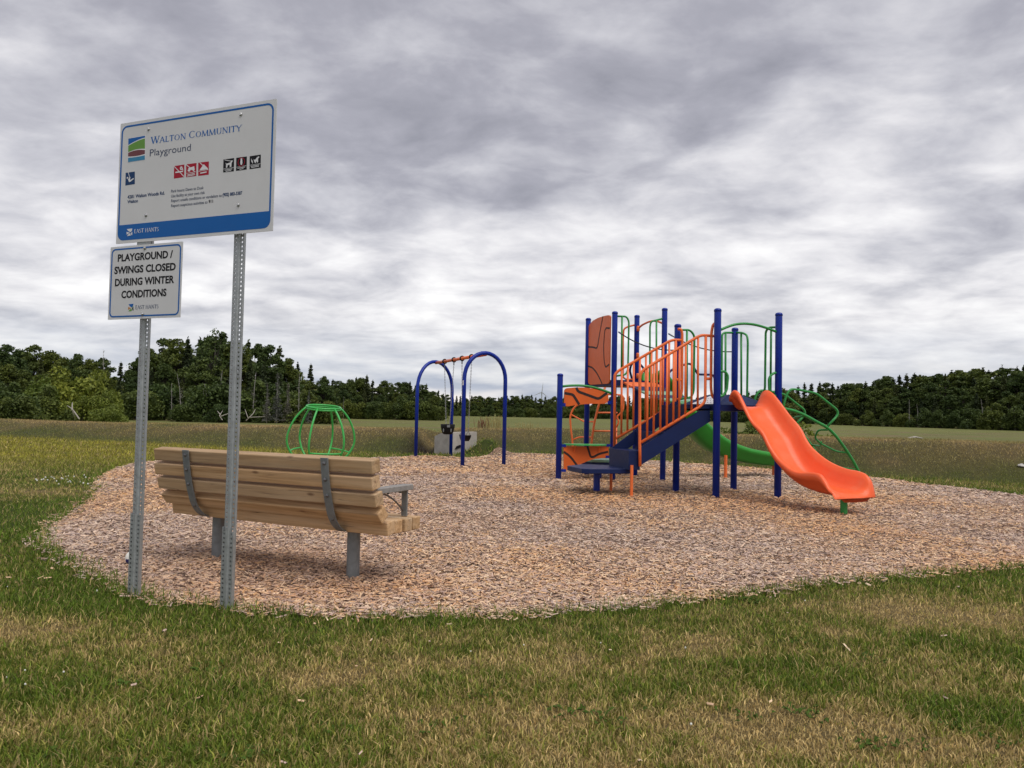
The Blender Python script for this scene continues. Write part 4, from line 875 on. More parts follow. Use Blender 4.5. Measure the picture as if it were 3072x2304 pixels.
nearL = Zl(zA, [[(750, 1335), (747, 1150), (748, 605), (775, 560), (1215, 293), (1250, 282), (1345, 290)], [(757, 1143), (1238, 850), (1272, 812), (1277, 290)], [(1375, 175), (1335, 195), (1322, 260), (1318, 700), (1328, 780), (1375, 800)], [(1277, 632), (1322, 632)]])
nrw = tubes('stair_rail', 'orange', fnear, nearL, r=rail_r, fil=.05)
def lerp_y(a_, b_, x): return a_[1]+(b_[1]-a_[1])*(x-a_[0])/(b_[0]-a_[0])
for x in (806, 858, 911, 964, 1016, 1063, 1112, 1162, 1212):
    xt = x+4; tubes('baluster', 'orange', fnear, [[zA(x, lerp_y((757, 1143), (1238, 850), x)), zA(xt, lerp_y((775, 560), (1215, 293), min(xt, 1215)))]], r=.0158, parent=nrw)
farL = Zl(zA, [[(543, 1175), (546, 600), (575, 568), (985, 330), (1020, 320), (1092, 323)], [(556, 1112), (1005, 848), (1032, 815), (1036, 325)], [(1053, 235), (1075, 232), (1088, 262), (1086, 730), (1070, 790), (1050, 800)], [(1034, 640), (1086, 640)]])
frw = tubes('stair_rail', 'orange', ffar, farL, r=rail_r, fil=.05)
for x in (599, 648, 695, 745, 793, 838, 882, 932, 980):
    tubes('baluster', 'orange', ffar, [[zA(x, lerp_y((556, 1112), (1005, 848), x)), zA(x+4, lerp_y((575, 568), (985, 330), x+4))]], r=.0158, parent=frw)
# slides
def slide_mesh(path, ss, floor, rl, rr_, hw):
    """lofted chute: path(s)->centre xy, side vector; floor and rim heights per station"""
    V = []; n = None
    for s in ss:
        c, sd_ = path(s); fz, zl, zr = floor(s), rl(s), rr_(s); H_ = hw(s) if callable(hw) else hw; pts = []
        hl, hr = zl-fz, zr-fz
        inner = [(-H_-.046, hl-min(.085, .45*hl+.01)), (-H_-.048, hl-.02), (-H_-.026, hl), (-H_+.002, hl-.006), (-H_+.022, hl*.6+.01), (-H_+.05, hl*.25+.012), (-H_+.095, .010), (-H_*.3, 0), (H_*.3, 0), (H_-.095, .010), (H_-.05, hr*.25+.012), (H_-.022, hr*.6+.01), (H_-.002, hr-.006), (H_+.026, hr), (H_+.048, hr-.02), (H_+.046, hr-min(.085, .45*hr+.01))]
        outer = [(H_-.004, hr*.55-.02), (H_-.04, -.005), (H_-.10, -.045), (0, -.05), (-H_+.10, -.045), (-H_+.04, -.005), (-H_+.004, hl*.55-.02)]
        for a_, b_ in inner+outer: pts.append((c[0]+sd_[0]*a_, c[1]+sd_[1]*a_, fz+b_))
        n = len(pts); V += pts
    Fs = []
    for i in range(len(ss)-1):
        for k in range(n): Fs.append((i*n+k, i*n+(k+1) % n, (i+1)*n+(k+1) % n, (i+1)*n+k))
    Fs.append(tuple(range(n))[::-1]); Fs.append(tuple((len(ss)-1)*n+k for k in range(n)))
    return V, Fs
def itp(tab):
    xs = [q[0] for q in tab]; ys = [q[1] for q in tab]
    def f(s):   # smooth (cubic hermite) interpolation
        if s <= xs[0]: return ys[0]
        if s >= xs[-1]: return ys[-1]
        i = max(k for k in range(len(xs)) if xs[k] <= s); i = min(i, len(xs)-2)
        h = xs[i+1]-xs[i]; t = (s-xs[i])/h; d = lambda j: (ys[min(j+1, len(ys)-1)]-ys[max(j-1, 0)])/(xs[min(j+1, len(xs)-1)]-xs[max(j-1, 0)])
        return (2*t**3-3*t*t+1)*ys[i]+(t**3-2*t*t+t)*h*d(i)+(-2*t**3+3*t*t)*ys[i+1]+(t**3-t*t)*h*d(i+1)
    return f
O_ = (P[7]+P[9])/2; dS = np.array([.392, -.92]); dS /= np.linalg.norm(dS); Lt = np.array([-dS[1], dS[0]])
pathO = lambda s: (O_[:2]+dS*s+Lt*.0, Lt)
flo = itp([(-.05, 1.30), (.10, 1.295), (.20, 1.25), (.35, 1.10), (.5, .955), (.62, .845), (.75, .66), (.9, .50), (1.05, .405), (1.25, .335), (1.5, .297), (1.72, .285), (1.84, .272), (1.89, .225)])
riml = itp([(-.05, 1.44), (-.02, 1.50), (.05, 1.525), (.13, 1.475), (.24, 1.325), (.40, 1.12), (.62, .965), (.76, .78), (.93, .625), (1.2, .495), (1.5, .50), (1.62, .49), (1.70, .43), (1.78, .335), (1.84, .295), (1.89, .235)])
rimr = itp([(-.05, 1.44), (.0, 1.51), (.08, 1.54), (.2, 1.49), (.31, 1.40), (.52, 1.20), (.72, 1.03), (.84, .865), (.98, .745), (1.2, .625), (1.46, .545), (1.68, .52), (1.78, .49), (1.84, .43), (1.87, .34), (1.89, .25)])
ssO = np.concatenate([np.linspace(-.05, 1.70, 50), np.linspace(1.72, 1.89, 12)])
osl = obj('slide', *slide_mesh(pathO, ssO, flo, riml, rimr, lambda s: .245+.03*max(0, (s-1.3)/.6)), M['slide'], play, smooth=True, label='orange wavy plastic slide coming down from the lower deck')
obj('slide_leg', *lathe([(.04, -.2), (.04, .26)], G(2531.5, 1548.6), 16), M['green'], play)
gst = (P[4]+P[5])/2; gu = np.array([.955, .296]); gv_ = np.array([-gu[1], gu[0]])
def pathG(s):
    c = gst[:2]+gu*s+gv_*(.045*max(0, s-.6)**2); t = gu+gv_*(.09*max(0, s-.6)); t /= np.linalg.norm(t); return c, np.array([-t[1], t[0]])
# stations run from the deck outwards; side vector points to the back so 'left' rim here is the near rim
flG = itp([(-.05, zdB), (.15, zdB-.02), (.35, 1.52), (.6, 1.17), (.9, .84), (1.2, .60), (1.5, .47), (1.9, .37), (2.3, .31), (2.7, .275), (2.9, .27)])
rG = itp([(-.05, zdB+.12), (.05, zdB+.20), (.2, zdB+.16), (.4, 1.70), (.65, 1.40), (.95, 1.12), (1.25, .88), (1.55, .71), (1.95, .58), (2.35, .515), (2.7, .46), (2.9, .33)])
obj('slide', *slide_mesh(pathG, np.linspace(-.05, 2.9, 60), flG, rG, rG, .24), M['gslide'], play, smooth=True, label='curved green plastic slide behind the frame')
for q in ((2176.5, 1440), (2320.6, 1431)):
    c = G(*q); obj('slide_leg', *lathe([(.03, -.2), (.03, .45 if q[0] < 2200 else .25)], c, 12), M['orange'], play)
# green arch climber
ud = (P[9]-P[7])/np.linalg.norm(P[9]-P[7]); vd = np.array([-ud[1], ud[0], 0])
fa = lambda q: PL(q[0], q[1], P[9]+vd*.12, ud)
railp = [(40, 330), (130, 340), (250, 365), (380, 420), (500, 490), (640, 560), (740, 660), (850, 810), (940, 950), (1010, 1080), (1050, 1180), (1080, 1290), (1100, 1395)]
loopp = [(118, 335), (128, 270), (160, 165), (205, 108), (300, 115), (510, 158), (750, 350), (768, 400), (740, 445), (638, 552)]
for off in (0, .74):
    mp_ = lambda q: fa(z5(*q))+vd*off
    obj('climber_rail', *tube(fillet([mp_(q) for q in railp], .1), .0225, 10), M['green'], play, smooth=True)
    obj('climber_handle', *tube(fillet([mp_(q) for q in loopp], .07), .0175, 8), M['green'], play, smooth=True)
def rung(lst): return tube(fillet([fa(z5(*q))+vd*o_ for q, o_ in lst], .05), .0145, 8)
obj('rung', *merge(rung([((645, 592), 0), ((575, 592), .08), ((575, 690), .16), ((660, 760), .18), ((790, 850), .08), ((872, 862), 0)])), M['green'], play, smooth=True)
obj('rung', *merge(rung([((660, 740), .17), ((800, 800), .45), ((850, 800), .74)])), M['green'], play, smooth=True)
obj('rung', *merge(rung([((380, 430), 0), ((430, 440), .3), ((470, 470), .5), ((500, 490), .74)])), M['green'], play, smooth=True)
obj('rung', *merge(rung([((960, 1062), 0), ((985, 1060), .35), ((1000, 1070), .74)])), M['green'], play, smooth=True)
# orange loop climber at the back of the high deck
fb = pl(2, 4, .45); fb2 = pl(2, 4, 1.0)
gnd = lambda p_: np.array([p_[0], p_[1], -.1])
pa = [fb(z2(*q)) for q in ((1180, 290), (1030, 700), (930, 1100), (860, 1580))]; pa.append(gnd(pa[-1]+(pa[-1]-pa[-2])*.5))
obj('loop_rail', *tube(fillet(pa, .1), .022, 8), M['orange'], play, smooth=True)
pb = [fb(z2(1100, 480)), fb2(z2(760, 640)), fb2(z2(490, 730)), fb2(z2(375, 950)), fb2(z2(395, 1250)), fb2(z2(440, 1600))]; pb.append(gnd(pb[-1]))
obj('loop_rail', *tube(fillet(pb, .1), .020, 8), M['orange'], play, smooth=True)
obj('loop_rung', *tube(fillet([fb2(z2(400, 930)), fb2(z2(700, 1095)), fb(z2(930, 1095))], .06), .015, 8), M['orange'], play, smooth=True)
obj('loop_rung', *tube(fillet([fb2(z2(430, 1510)), fb2(z2(560, 1450)), fb2(z2(660, 1440)), fb(z2(870, 1450))], .06), .015, 8), M['orange'], play, smooth=True)
pr2 = [fb2(z2(*q)) for q in ((1180, 478), (1430, 480), (1560, 495), (1592, 570), (1580, 860), (1425, 985), (1490, 1090), (1425, 1225))]
obj('loop_rail', *tube(fillet(pr2, .08), .018, 8), M['orange'], play, smooth=True)
for yv in (890, 1305): obj('loop_rung', *tube([fb(z2(980 if yv < 1000 else 925, yv)), fb2(z2(1440, yv))], .016, 8), M['orange'], play, smooth=True)
obj('loop_rail', *tube([fb2(z2(1425, 1225)), gnd(fb2(z2(1425, 1225)))], .018, 8), M['orange'], play, smooth=True)
# navy grab bars beyond the high deck
fn = pl(2, 4, .12)
obj('grab_bar', *tube(fillet([fn(z1(*q)) for q in ((350, 640), (335, 560), (300, 440), (340, 300), (430, 262), (500, 330), (560, 400), (620, 640))], .06), .021, 8), M['navy'], play, smooth=True)
fs_ = lambda q: PL(q[0], q[1], gst-np.append(gv_, 0)*.30, np.append(gu, 0))
obj('grab_bar', *tube(fillet([fs_(z1(*q)) for q in ((960, 640), (1030, 450), (1280, 340), (1380, 312), (1440, 325), (1510, 430), (1560, 512), (1860, 518), (1900, 900))], .08), .021, 8), M['navy'], play, smooth=True)

# ------------------------------------------------------------------ swing set and swings
nl, nr_, fl_, fr_ = G(1387, 1402), G(1511, 1399), G(1247, 1373), G(1352, 1368)
swing = empty('swing_set', tuple((nl+fr_)/2), label='swing frame of two blue tube arches joined by an orange beam', cat='swing set')
def arch(a, b, top):
    d_ = b-a; wd = np.linalg.norm(d_); d_ = d_/wd; r = wd/2; pts = [a-np.array([0, 0, .2]), a+np.array([0, 0, top-r*1.12])]
    for i in range(1, 16): an = math.pi*(1-i/16); pts.append(a+d_*(r+r*math.cos(an))+np.array([0, 0, top-r*1.12+r*1.12*math.sin(an)]))
    return pts+[b+np.array([0, 0, top-r*1.12]), b-np.array([0, 0, .2])]
TOPZ = 2.40
def swc(p_): return np.array([p_[0], p_[1], terrain(p_[0], p_[1])])
obj('arch', *tube(arch(nl, nr_, TOPZ), .043, 14), M['blue'], swing, smooth=True); obj('arch', *tube(arch(fl_, fr_, TOPZ), .043, 14), M['blue'], swing, smooth=True)
b0 = (nl+nr_)/2+np.array([0, 0, TOPZ-.03]); b1 = (fl_+fr_)/2+np.array([0, 0, TOPZ-.03]); bd = (b1-b0)/np.linalg.norm(b1-b0)
beam = obj('top_beam', *tube([b0, b1], .036, 14), M['orange'], swing, smooth=True)
def on_beam(px_):                                  # beam point seen at that photo column
    best = min(np.linspace(0, 1, 400), key=lambda t: abs((lambda q: CX+FPX*((q-_C)@_R)/((q-_C)@_F))(b0+(b1-b0)*t)-px_)); return b0+(b1-b0)*best
hx = [on_beam(v) for v in (1415, 1386.5, 1362, 1334)]
for c in hx:
    side = np.cross(bd, [0, 0, 1]); rg = [c+.052*(side*math.cos(a)+np.array([0, 0, 1])*math.sin(a)) for a in np.arange(16)*math.pi/8]
    hg = obj('hanger', *tube(rg, .014, 8, closed=True), M['black'], swing, smooth=True); obj('hanger_eye', *tube([c-np.array([0, 0, .06]), c-np.array([0, 0, .13])], .014, 8), M['dbolt'], hg)
obj('maker_label', *boxf(nl+np.array([-.02, -.044, 1.75]), (.012, 0, 0), (0, .0015, 0), (0, 0, .05)), M['signw'], swing)
def chain(a, b, parent):
    n = int(np.linalg.norm(b-a)/.034); d_ = (b-a)/np.linalg.norm(b-a); s1_ = np.cross(d_, [0, 1, 0]); s1_ /= np.linalg.norm(s1_); s2_ = np.cross(d_, s1_); parts = []
    for i in range(n):
        c = a+(b-a)*(i+.5)/n; s_ = s1_ if i % 2 else s2_; parts.append(tube([c+d_*.024*math.cos(t)+s_*.011*math.sin(t) for t in np.arange(8)*math.pi/4], .0036, 4, closed=True))
    return obj('chain', *merge(*parts), M['chain'], parent, kind='stuff')
def hang(i): return hx[i]-np.array([0, 0, .13])
# toddler bucket
mid = (hx[2]+hx[3])/2; bz_ = .60; bx = mid[:2]; ax = bd[:2]
bkt = empty('bucket_swing', (bx[0], bx[1], bz_), label='black toddler bucket swing with full seat', cat='swing', group='swings on the frame')
V = []; Fs = []; sg = 20
lev = [(0, .085, .02), (.03, .115, .0), (.09, .135, 0), (.17, .150, 0), (.235, .158, 0), (.245, .150, 0), (.235, .140, 0), (.12, .118, 0), (.05, .09, 0)]
for zq, rq, _ in lev:
    for k in range(sg):
        a = 2*math.pi*k/sg; sq = 1+.10*math.cos(2*a)**2; dip = -.05*max(0, zq-.15)/.09*(math.cos(a)**2)*0
        V.append((bx[0]+rq*sq*math.cos(a), bx[1]+rq*.85*sq*math.sin(a), bz_+zq+dip))
for i in range(len(lev)-1):
    for k in range(sg): Fs.append((i*sg+k, i*sg+(k+1) % sg, (i+1)*sg+(k+1) % sg, (i+1)*sg+k))
Fs.append(tuple(range(sg))[::-1]); Fs.append(tuple((len(lev)-1)*sg+k for k in range(sg)))
seat = obj('seat', V, Fs, M['black'], bkt, smooth=True)
obj('seat_badge', *boxf((bx[0]+.03, bx[1]-.148, bz_+.20), (.035, 0, 0), (0, .006, 0), (0, 0, .028)), M['zinc'], bkt)
for s in (-1, 1): obj('leg_hole', *extrude([(bx[0]+s*.09+.014*math.cos(a), bx[1]-.125, bz_+.10+.045*math.sin(a)) for a in np.arange(10)*math.pi/5], (0, .02, 0)), M['zinc'], seat)
for i in (2, 3):
    e = np.append(bx, bz_+.235)+np.append(ax, 0)*(-.13 if i == 2 else .13); chain(hang(i), e, bkt)
# belt seat
mid = (hx[0]+hx[1])/2; sz0 = .50
blt = empty('belt_swing', (mid[0], mid[1], sz0), label='black rubber belt swing hanging in a curve', cat='swing', group='swings on the frame')
n_side = np.array([-bd[1], bd[0], 0]); V = []; Fs = []
for i in range(17):
    t = i/16*2-1; c = np.array([mid[0], mid[1], 0])+bd*[1, 1, 0]*t*.20; z_ = sz0+.13*t*t
    for wq_, dz in ((-.075, 0), (.075, 0), (.075, -.012), (-.075, -.012)): V.append((c[0]+n_side[0]*wq_, c[1]+n_side[1]*wq_, z_+dz))
for i in range(16):
    for k in range(4): Fs.append((4*i+k, 4*i+(k+1) % 4, 4*i+4+(k+1) % 4, 4*i+4+k))
Fs += [(3, 2, 1, 0), (64, 65, 66, 67)]
obj('seat', V, Fs, M['black'], blt, smooth=False)
for i, t in ((0, -1), (1, 1)):
    e = np.array([mid[0], mid[1], sz0+.13])+bd*[1, 1, 0]*t*.20
    obj('shackle', *tube([e+n_side*.05, e+np.array([0, 0, .09]), e-n_side*.05], .008, 6), M['dbolt'], blt); chain(hang(i), e+np.array([0, 0, .09]), blt)

# ------------------------------------------------------------------ green spinner cage
dc = G(955, 1396); dm = empty('cage_spinner', tuple(dc), label='bright green tubular cage spinner standing behind the bench', cat='spinner')
tilt = Matrix.Rotation(math.radians(6), 3, 'X') @ Matrix.Rotation(math.radians(4), 3, 'Y')
def dv(x, y, z): q = tilt @ Vector((x, y, z)); return np.array([dc[0]+.02+q[0], dc[1]+q[1], q[2]])
rp = [(.30, .03), (.46, .12), (.59, .25), (.675, .43), (.68, .58), (.64, .75), (.56, .93), (.45, 1.08), (.335, 1.19)]
for k in range(6):
    a = math.radians(k*60+24); obj('rib', *tube(fillet([dv(r*math.cos(a), r*math.sin(a), z) for r, z in rp], .08), .021, 8), M['lgreen'], dm, smooth=True)
for r, z, nm in ((.335, 1.20, 'top_ring'), (.335, 1.165, 'top_ring'), (.30, .06, 'base_ring')):
    obj(nm, *tube([dv(r*math.cos(a), r*math.sin(a), z) for a in np.arange(24)*math.pi/12], .019, 8, closed=True), M['lgreen'], dm, smooth=True)
for k in (0, 2, 4):
    a0, a1 = math.radians(k*60+24), math.radians(k*60+84); zr_, rr1 = (.34, .62) if k == 4 else (.27, .60)
    obj('rung', *tube([dv(rr1*(math.cos(a0)*(1-t)+math.cos(a1)*t)*(1+.12*math.sin(math.pi*t)), rr1*(math.sin(a0)*(1-t)+math.sin(a1)*t)*(1+.12*math.sin(math.pi*t)), zr_) for t in np.linspace(0, 1, 7)], .017, 8), M['lgreen'], dm, smooth=True)
obj('pedestal', *lathe([(.06, -.1), (.06, .08), (.30, .09)], dc, 14), M['lgreen'], dm)

# ------------------------------------------------------------------ culvert head wall
hw_ = empty('culvert_headwall', (-1.55, 21.0, 0), label='weathered concrete head wall set into the grass bank behind the swings', cat='wall')
hA, hB, hC = D(1303, 1340, 21.25), D(1351, 1340, 20.75), D(1430, 1340, 21.35)
def wallseg(a, b, za, zb_, zc_, zd):
    d_ = (b-a); d_[2] = 0; n = np.array([-d_[1], d_[0], 0]); n /= np.linalg.norm(n); return extrude([(a[0], a[1], -.2), (b[0], b[1], -.2), (b[0], b[1], zb_), ((a*.55+b*.45)[0], (a*.55+b*.45)[1], zc_), (a[0], a[1], za)], n*.2)
obj('wing_wall', *wallseg(hA, hB, .46, .575, .56, 0), M['conc'], hw_); obj('face_wall', *wallseg(hB+np.array([.004, .004, 0]), hC, .577, .60, .592, 0), M['conc'], hw_)
dfw = (hC-hB); dfw[2] = 0; dfw /= np.linalg.norm(dfw); nfw = np.array([dfw[1], -dfw[0], 0])
obj('culvert_flap', *extrude([PL(a_, b_, hB+nfw*.03, dfw) for a_, b_ in ((1366, 1348), (1371, 1339), (1380, 1335), (1390, 1334), (1392, 1338), (1380, 1343))], -nfw*.04), M['black'], hw_)

# ------------------------------------------------------------------ wind turbine on the far skyline
tb = D(1625.5, 1177, 2900); wt = empty('wind_turbine', (tb[0], 2900, -5), label='distant pale wind turbine standing beyond the far wood', cat='wind turbine')
obj('tower', *lathe([(3.4, -5), (2.0, tb[2]-1)], (tb[0], 2903, 0), 12), M['turb'], wt, smooth=False)
obj('nacelle', *boxf((tb[0], 2901, tb[2]+.5), (2, 0, 0), (0, 5, 0), (0, 0, 2)), M['turb'], wt)
obj('hub', *lathe([(.3, -1.8), (1.7, -1), (1.9, .6), (.6, 2)], (tb[0], 2895, tb[2]), 10), M['turb'], wt)
for a in (84, 203, 322):
    a = math.radians(a); d_ = np.array([math.cos(a), 0, math.sin(a)]); s_ = np.array([-d_[2], 0, d_[0]]); c = np.array([tb[0], 2894, tb[2]])
    obj('blade', *extrude([c-s_*1.0, c+d_*8-s_*2.0, c+d_*36-s_*.4, c+d_*36+s_*.4, c+d_*8+s_*1.4, c+s_*1.0], (0, .7, 0)), M['turb'], wt)
#SECTION_TREES
# ------------------------------------------------------------------ trees: a few meshes, many individuals
def leaf_quads(C, size, r, flat=.0, asp=.62, up=None):
    n = len(C); nrm = r.normal(size=(n, 3)); nrm[:, 2] += flat; nrm /= np.linalg.norm(nrm, axis=1)[:, None]
    t = r.normal(size=(n, 3)); t -= (t*nrm).sum(1)[:, None]*nrm; t /= np.linalg.norm(t, axis=1)[:, None]; b = np.cross(nrm, t)
    s = (size*r.uniform(.6, 1.25, n))[:, None] if np.ndim(size) == 0 else (size*r.uniform(.7, 1.2, n))[:, None]
    V = np.stack([C-t*s, C+b*s*asp+t*s*.15, C+t*s, C-b*s*asp+t*s*.15], 1).reshape(-1, 3); Fq = np.arange(4*n).reshape(n, 4); return V, Fq
def np_merge(parts):
    V = []; F_ = []; b = 0
    for v, f in parts: V.append(np.asarray(v, float)); F_.append(np.asarray(f)+b); b += len(v)
    return np.concatenate(V), np.concatenate(F_)
def limb(p0, p1, r0, r1, r, k=4, wob=.12):
    pts = [np.array(p0)*(1-t)+np.array(p1)*t+(r.normal(0, wob, 3) if 0 < t < 1 else 0) for t in np.linspace(0, 1, k)]
    return tube(pts, list(np.linspace(r0, r1, k)), 5)
def proto_broad(seed, wid=2.6, z0=2.2, ztop=10, ncl=30, per=130, ls=.18, sparse=1.0):
    r = np.random.default_rng(seed); zc_ = (z0+ztop)/2; hz_ = (ztop-z0)/2; cs = []
    while len(cs) < ncl:
        q = r.uniform(-1, 1, 3); l = np.linalg.norm(q)
        if .35 < l < 1:
            k = 1-.25*max(0, q[2]); cs.append(np.array([q[0]*wid*k, q[1]*wid*k, zc_+q[2]*hz_*.86]))
    cs.append(np.array([0, 0, ztop-.7])); C = []
    for c in cs:
        rad = r.uniform(.38, .95)*sparse**-.3; d_ = r.normal(size=(per, 3)); d_ /= np.linalg.norm(d_, axis=1)[:, None]; d_[:, 2] = d_[:, 2]*.7+.1
        C.append(c+d_*rad*(.35+.65*r.random((per, 1))**.5))
    C = np.concatenate(C); crown = leaf_quads(C, ls, r, .5)
    parts = [tube([(0, 0, -.3), (r.normal(0, .08), r.normal(0, .08), ztop*.3), (r.normal(0, .15), r.normal(0, .15), ztop*.6), (0, 0, ztop*.88)], [.17, .13, .085, .02], 7)]
    for c in cs: zb_ = max(.9, c[2]*.62-.2); parts.append(limb((0, 0, zb_), c, .055, .012, r))
    return crown, merge(*parts)
def proto_conif(seed, wid=1.75, dens=1.0, ls=.26):
    r = np.random.default_rng(seed); C = []; z = .9
    S = []
    while z < 9.75:
        R0_ = wid*(1-z/10.1)**.85*r.uniform(.8, 1.12)+.08; nb_ = int(r.integers(6, 9))
        for i in range(nb_):
            if r.random() > dens: continue
            a = r.uniform(0, 2*math.pi); l = R0_*r.uniform(.65, 1.12); m = max(3, int(l/.13)); t = np.linspace(.12, 1, m)
            x = np.cos(a)*l*t; y = np.sin(a)*l*t; zz_ = z-.30*l*t**1.3+.12*l*t**3
            for sgn in (-1, 0, 1):
                off = sgn*(.16*(1-t)*l+.03); C.append(np.stack([x-np.sin(a)*off, y+np.cos(a)*off, zz_+r.normal(0, .05, m)-abs(sgn)*.05], 1))
        z += r.uniform(.22, .36)
    C = np.concatenate(C); C = np.concatenate([C, np.array([[0, 0, 9.7], [0, 0, 9.9], [.03, 0, 10.05]])])
    crown = leaf_quads(C, ls*.8, r, .8, .5); tr = tube([(0, 0, -.3), (0, 0, 5), (0, 0, 10)], [.16, .10, .015], 6)
    return crown, tr
def proto_shrub(seed, n=16, per=260, ls=.2, wid=1.0):
    r = np.random.default_rng(seed); C = []; stems = []
    for i in range(n):
        a = r.uniform(0, 2*math.pi); rr = r.random()**.6*4.2*wid; zc_ = (1-(rr/(5.0*wid))**2)*r.uniform(4.6, 8.2); c = np.array([rr*math.cos(a), rr*math.sin(a), zc_]); rad = r.uniform(1.3, 2.2)
        d_ = r.normal(size=(per, 3)); d_ /= np.linalg.norm(d_, axis=1)[:, None]; C.append(c+d_*rad*(.4+.6*r.random((per, 1))**.5)); stems.append(limb((r.normal(0, .4), r.normal(0, .4), -.3), c, .09, .02, r))
        C.append(c*np.array([1, 1, .45])+d_[:per//2]*rad*.95)
    C = np.concatenate(C); C = C[C[:, 2] > .1]
    return leaf_quads(C, ls*1.6, r, .5), merge(*stems)
def proto_dead(seed):
    r = np.random.default_rng(seed); lean = r.normal(0, 1.1, 2); parts = [tube([(0, 0, -.3), (lean[0]*.25+.1, lean[1]*.3, 4), (lean[0]*.7-.1, lean[1]*.6, 7), (lean[0]*1.2, lean[1]*1.2, 10)], [.10, .08, .05, .015], 6)]
    for i in range(22):
        t = r.uniform(.3, .98); b0_ = np.array([lean[0]*1.1*t*t, lean[1]*1.1*t*t, 10*t]); a = r.uniform(0, 2*math.pi); l = r.uniform(.5, 1.6)*(1.15-t); parts.append(limb(b0_, b0_+np.array([math.cos(a)*l, math.sin(a)*l, l*.5]), .03, .006, r))
    return None, merge(*parts)
def as_mesh(name, vf, mat):
    V, F_ = vf
    if isinstance(F_, np.ndarray): return np_mesh(name, V, F_, mat)
    m_ = mesh_data(name, V, F_, True); m_.materials.append(mat); return m_
PROTO = {}
def reg(kind, lst, cm, tm): PROTO[kind] = [(as_mesh('crown', c, cm) if c is not None else None, as_mesh('trunk', t, tm)) for c, t in lst]
reg('broad', [proto_broad(s, wid=w_, z0=z_, ncl=n_) for s, w_, z_, n_ in ((1, 2.5, 1.2, 74), (2, 2.0, 1.5, 60), (3, 2.9, 1.0, 84), (4, 1.8, 1.8, 52), (5, 2.3, .8, 70), (6, 2.1, 1.0, 56))], M['leaf'], M['bark'])
reg('feather', [proto_broad(9, wid=2.2, z0=3.0, ncl=44, per=60, ls=.16, sparse=.6)], M['leaf'], M['bark'])
reg('conif', [proto_conif(s, w_, d_) for s, w_, d_ in ((11, 1.7, 1), (12, 1.35, .95), (13, 1.9, .9), (14, 1.1, .85))], M['needle'], M['bark'])
reg('grey', [proto_conif(15, 1.3, .55, .2)], M['dneedle'], M['birch'])
reg('shrub', [proto_shrub(s) for s in (21, 22)], M['leaf'], M['bark'])
reg('bright', [proto_shrub(s, wid=1.15) for s in (23, 24)], M['leafy'], M['bark'])
reg('dead', [proto_dead(s) for s in (31, 32, 33)], M['birch'], M['birch'])
tr_rng = random.Random(99)
def tree(kind, px_, ytop, dist, name, label, cat, group, wscale=1.0, zb=None):
    """stands on the ground at that distance, in that photo column, as tall as its top shows"""
    q = D(px_, 1240, dist); z0 = float(terrain(q[0], q[1])) if zb is None else zb; h = D(px_, ytop, dist)[2]-z0
    if h < .4: return
    cr, tk = tr_rng.choice(PROTO[kind]); s = h/(10.0 if kind not in ('shrub', 'bright') else 8.6)
    o_ = empty(name, (q[0], q[1], z0), tr_rng.uniform(0, 6.28), label=label, cat=cat, group=group); o_.scale = (s*wscale, s*wscale, s)
    if cr: c_o = bpy.data.objects.new('crown', cr); COL.objects.link(c_o); c_o.parent = o_
    t_o = bpy.data.objects.new('trunk', tk); COL.objects.link(t_o); t_o.parent = o_
    return o_
KN = {'broad': ('broadleaf_tree', 'tree'), 'feather': ('broadleaf_tree', 'tree'), 'conif': ('spruce_tree', 'tree'), 'grey': ('dead_spruce', 'tree'), 'shrub': ('shrub', 'shrub'), 'bright': ('shrub', 'shrub'), 'dead': ('bare_tree', 'tree')}
def plant(kind, x, y, d_, where, grp, w_=1.0, tier=''):
    nm, cat = KN[kind]; desc = {'broad': 'leafy dark green broadleaf tree', 'feather': 'tall airy tree with open crown', 'conif': 'dark pointed spruce tree', 'grey': 'grey bare spruce with dying needles', 'shrub': 'low dark green shrub', 'bright': 'rounded yellow-green shrub', 'dead': 'pale leafless dead tree'}[kind]
    return tree(kind, x, y, d_, nm, desc+' '+tier+where, cat, (grp+', '+tier+nm.replace('_', ' ')+' '+kind).strip(), w_)
def sil(tab, x): return float(np.interp(x, [q[0] for q in tab], [q[1] for q in tab]))
# near wood on the left
SL = [(-500, 1010), (0, 1028), (60, 1035), (130, 1022), (165, 1060), (215, 1055), (255, 1070), (300, 1068), (345, 1078), (385, 1085), (415, 1055), (450, 1030), (480, 1008), (530, 1003), (590, 1010), (640, 1000), (700, 1015), (740, 1012), (790, 1030), (815, 1032), (850, 1055), (880, 1078), (920, 1090), (955, 1108), (985, 1130)]
w1, g1_ = 'in the near wood past the spinner', 'trees of the near wood'
x = -420
while x < 985:
    y = sil(SL, x); k = 'conif' if x > 790 and tr_rng.random() < .6 else ('broad' if tr_rng.random() < .92 else 'conif')
    plant(k, x, y+tr_rng.uniform(-6, 10), tr_rng.uniform(112, 128), w1, g1_, 1.0 if k == 'broad' else 1.25, tier='on the skyline '); x += tr_rng.uniform(26, 44) if x > 380 else tr_rng.uniform(34, 56)
x = -400
while x < 990:
    y = sil(SL, x); y = y+(1225-y)*tr_rng.uniform(.22, .45); k = 'broad' if tr_rng.random() < .72 else 'conif'
    plant(k, x, y, tr_rng.uniform(100, 110), w1, g1_, 1.15, tier='of middle height '); x += tr_rng.uniform(36, 62)
x = -380
while x < 1000:
    y = sil(SL, x); y = y+(1225-y)*tr_rng.uniform(.58, .74); plant('shrub' if tr_rng.random() < .7 else 'conif', x, y, tr_rng.uniform(94, 99), w1, g1_, 1.1, tier='low at the front '); x += tr_rng.uniform(42, 70)
plant('feather', 640, 984, 113, w1, g1_, 1.0)
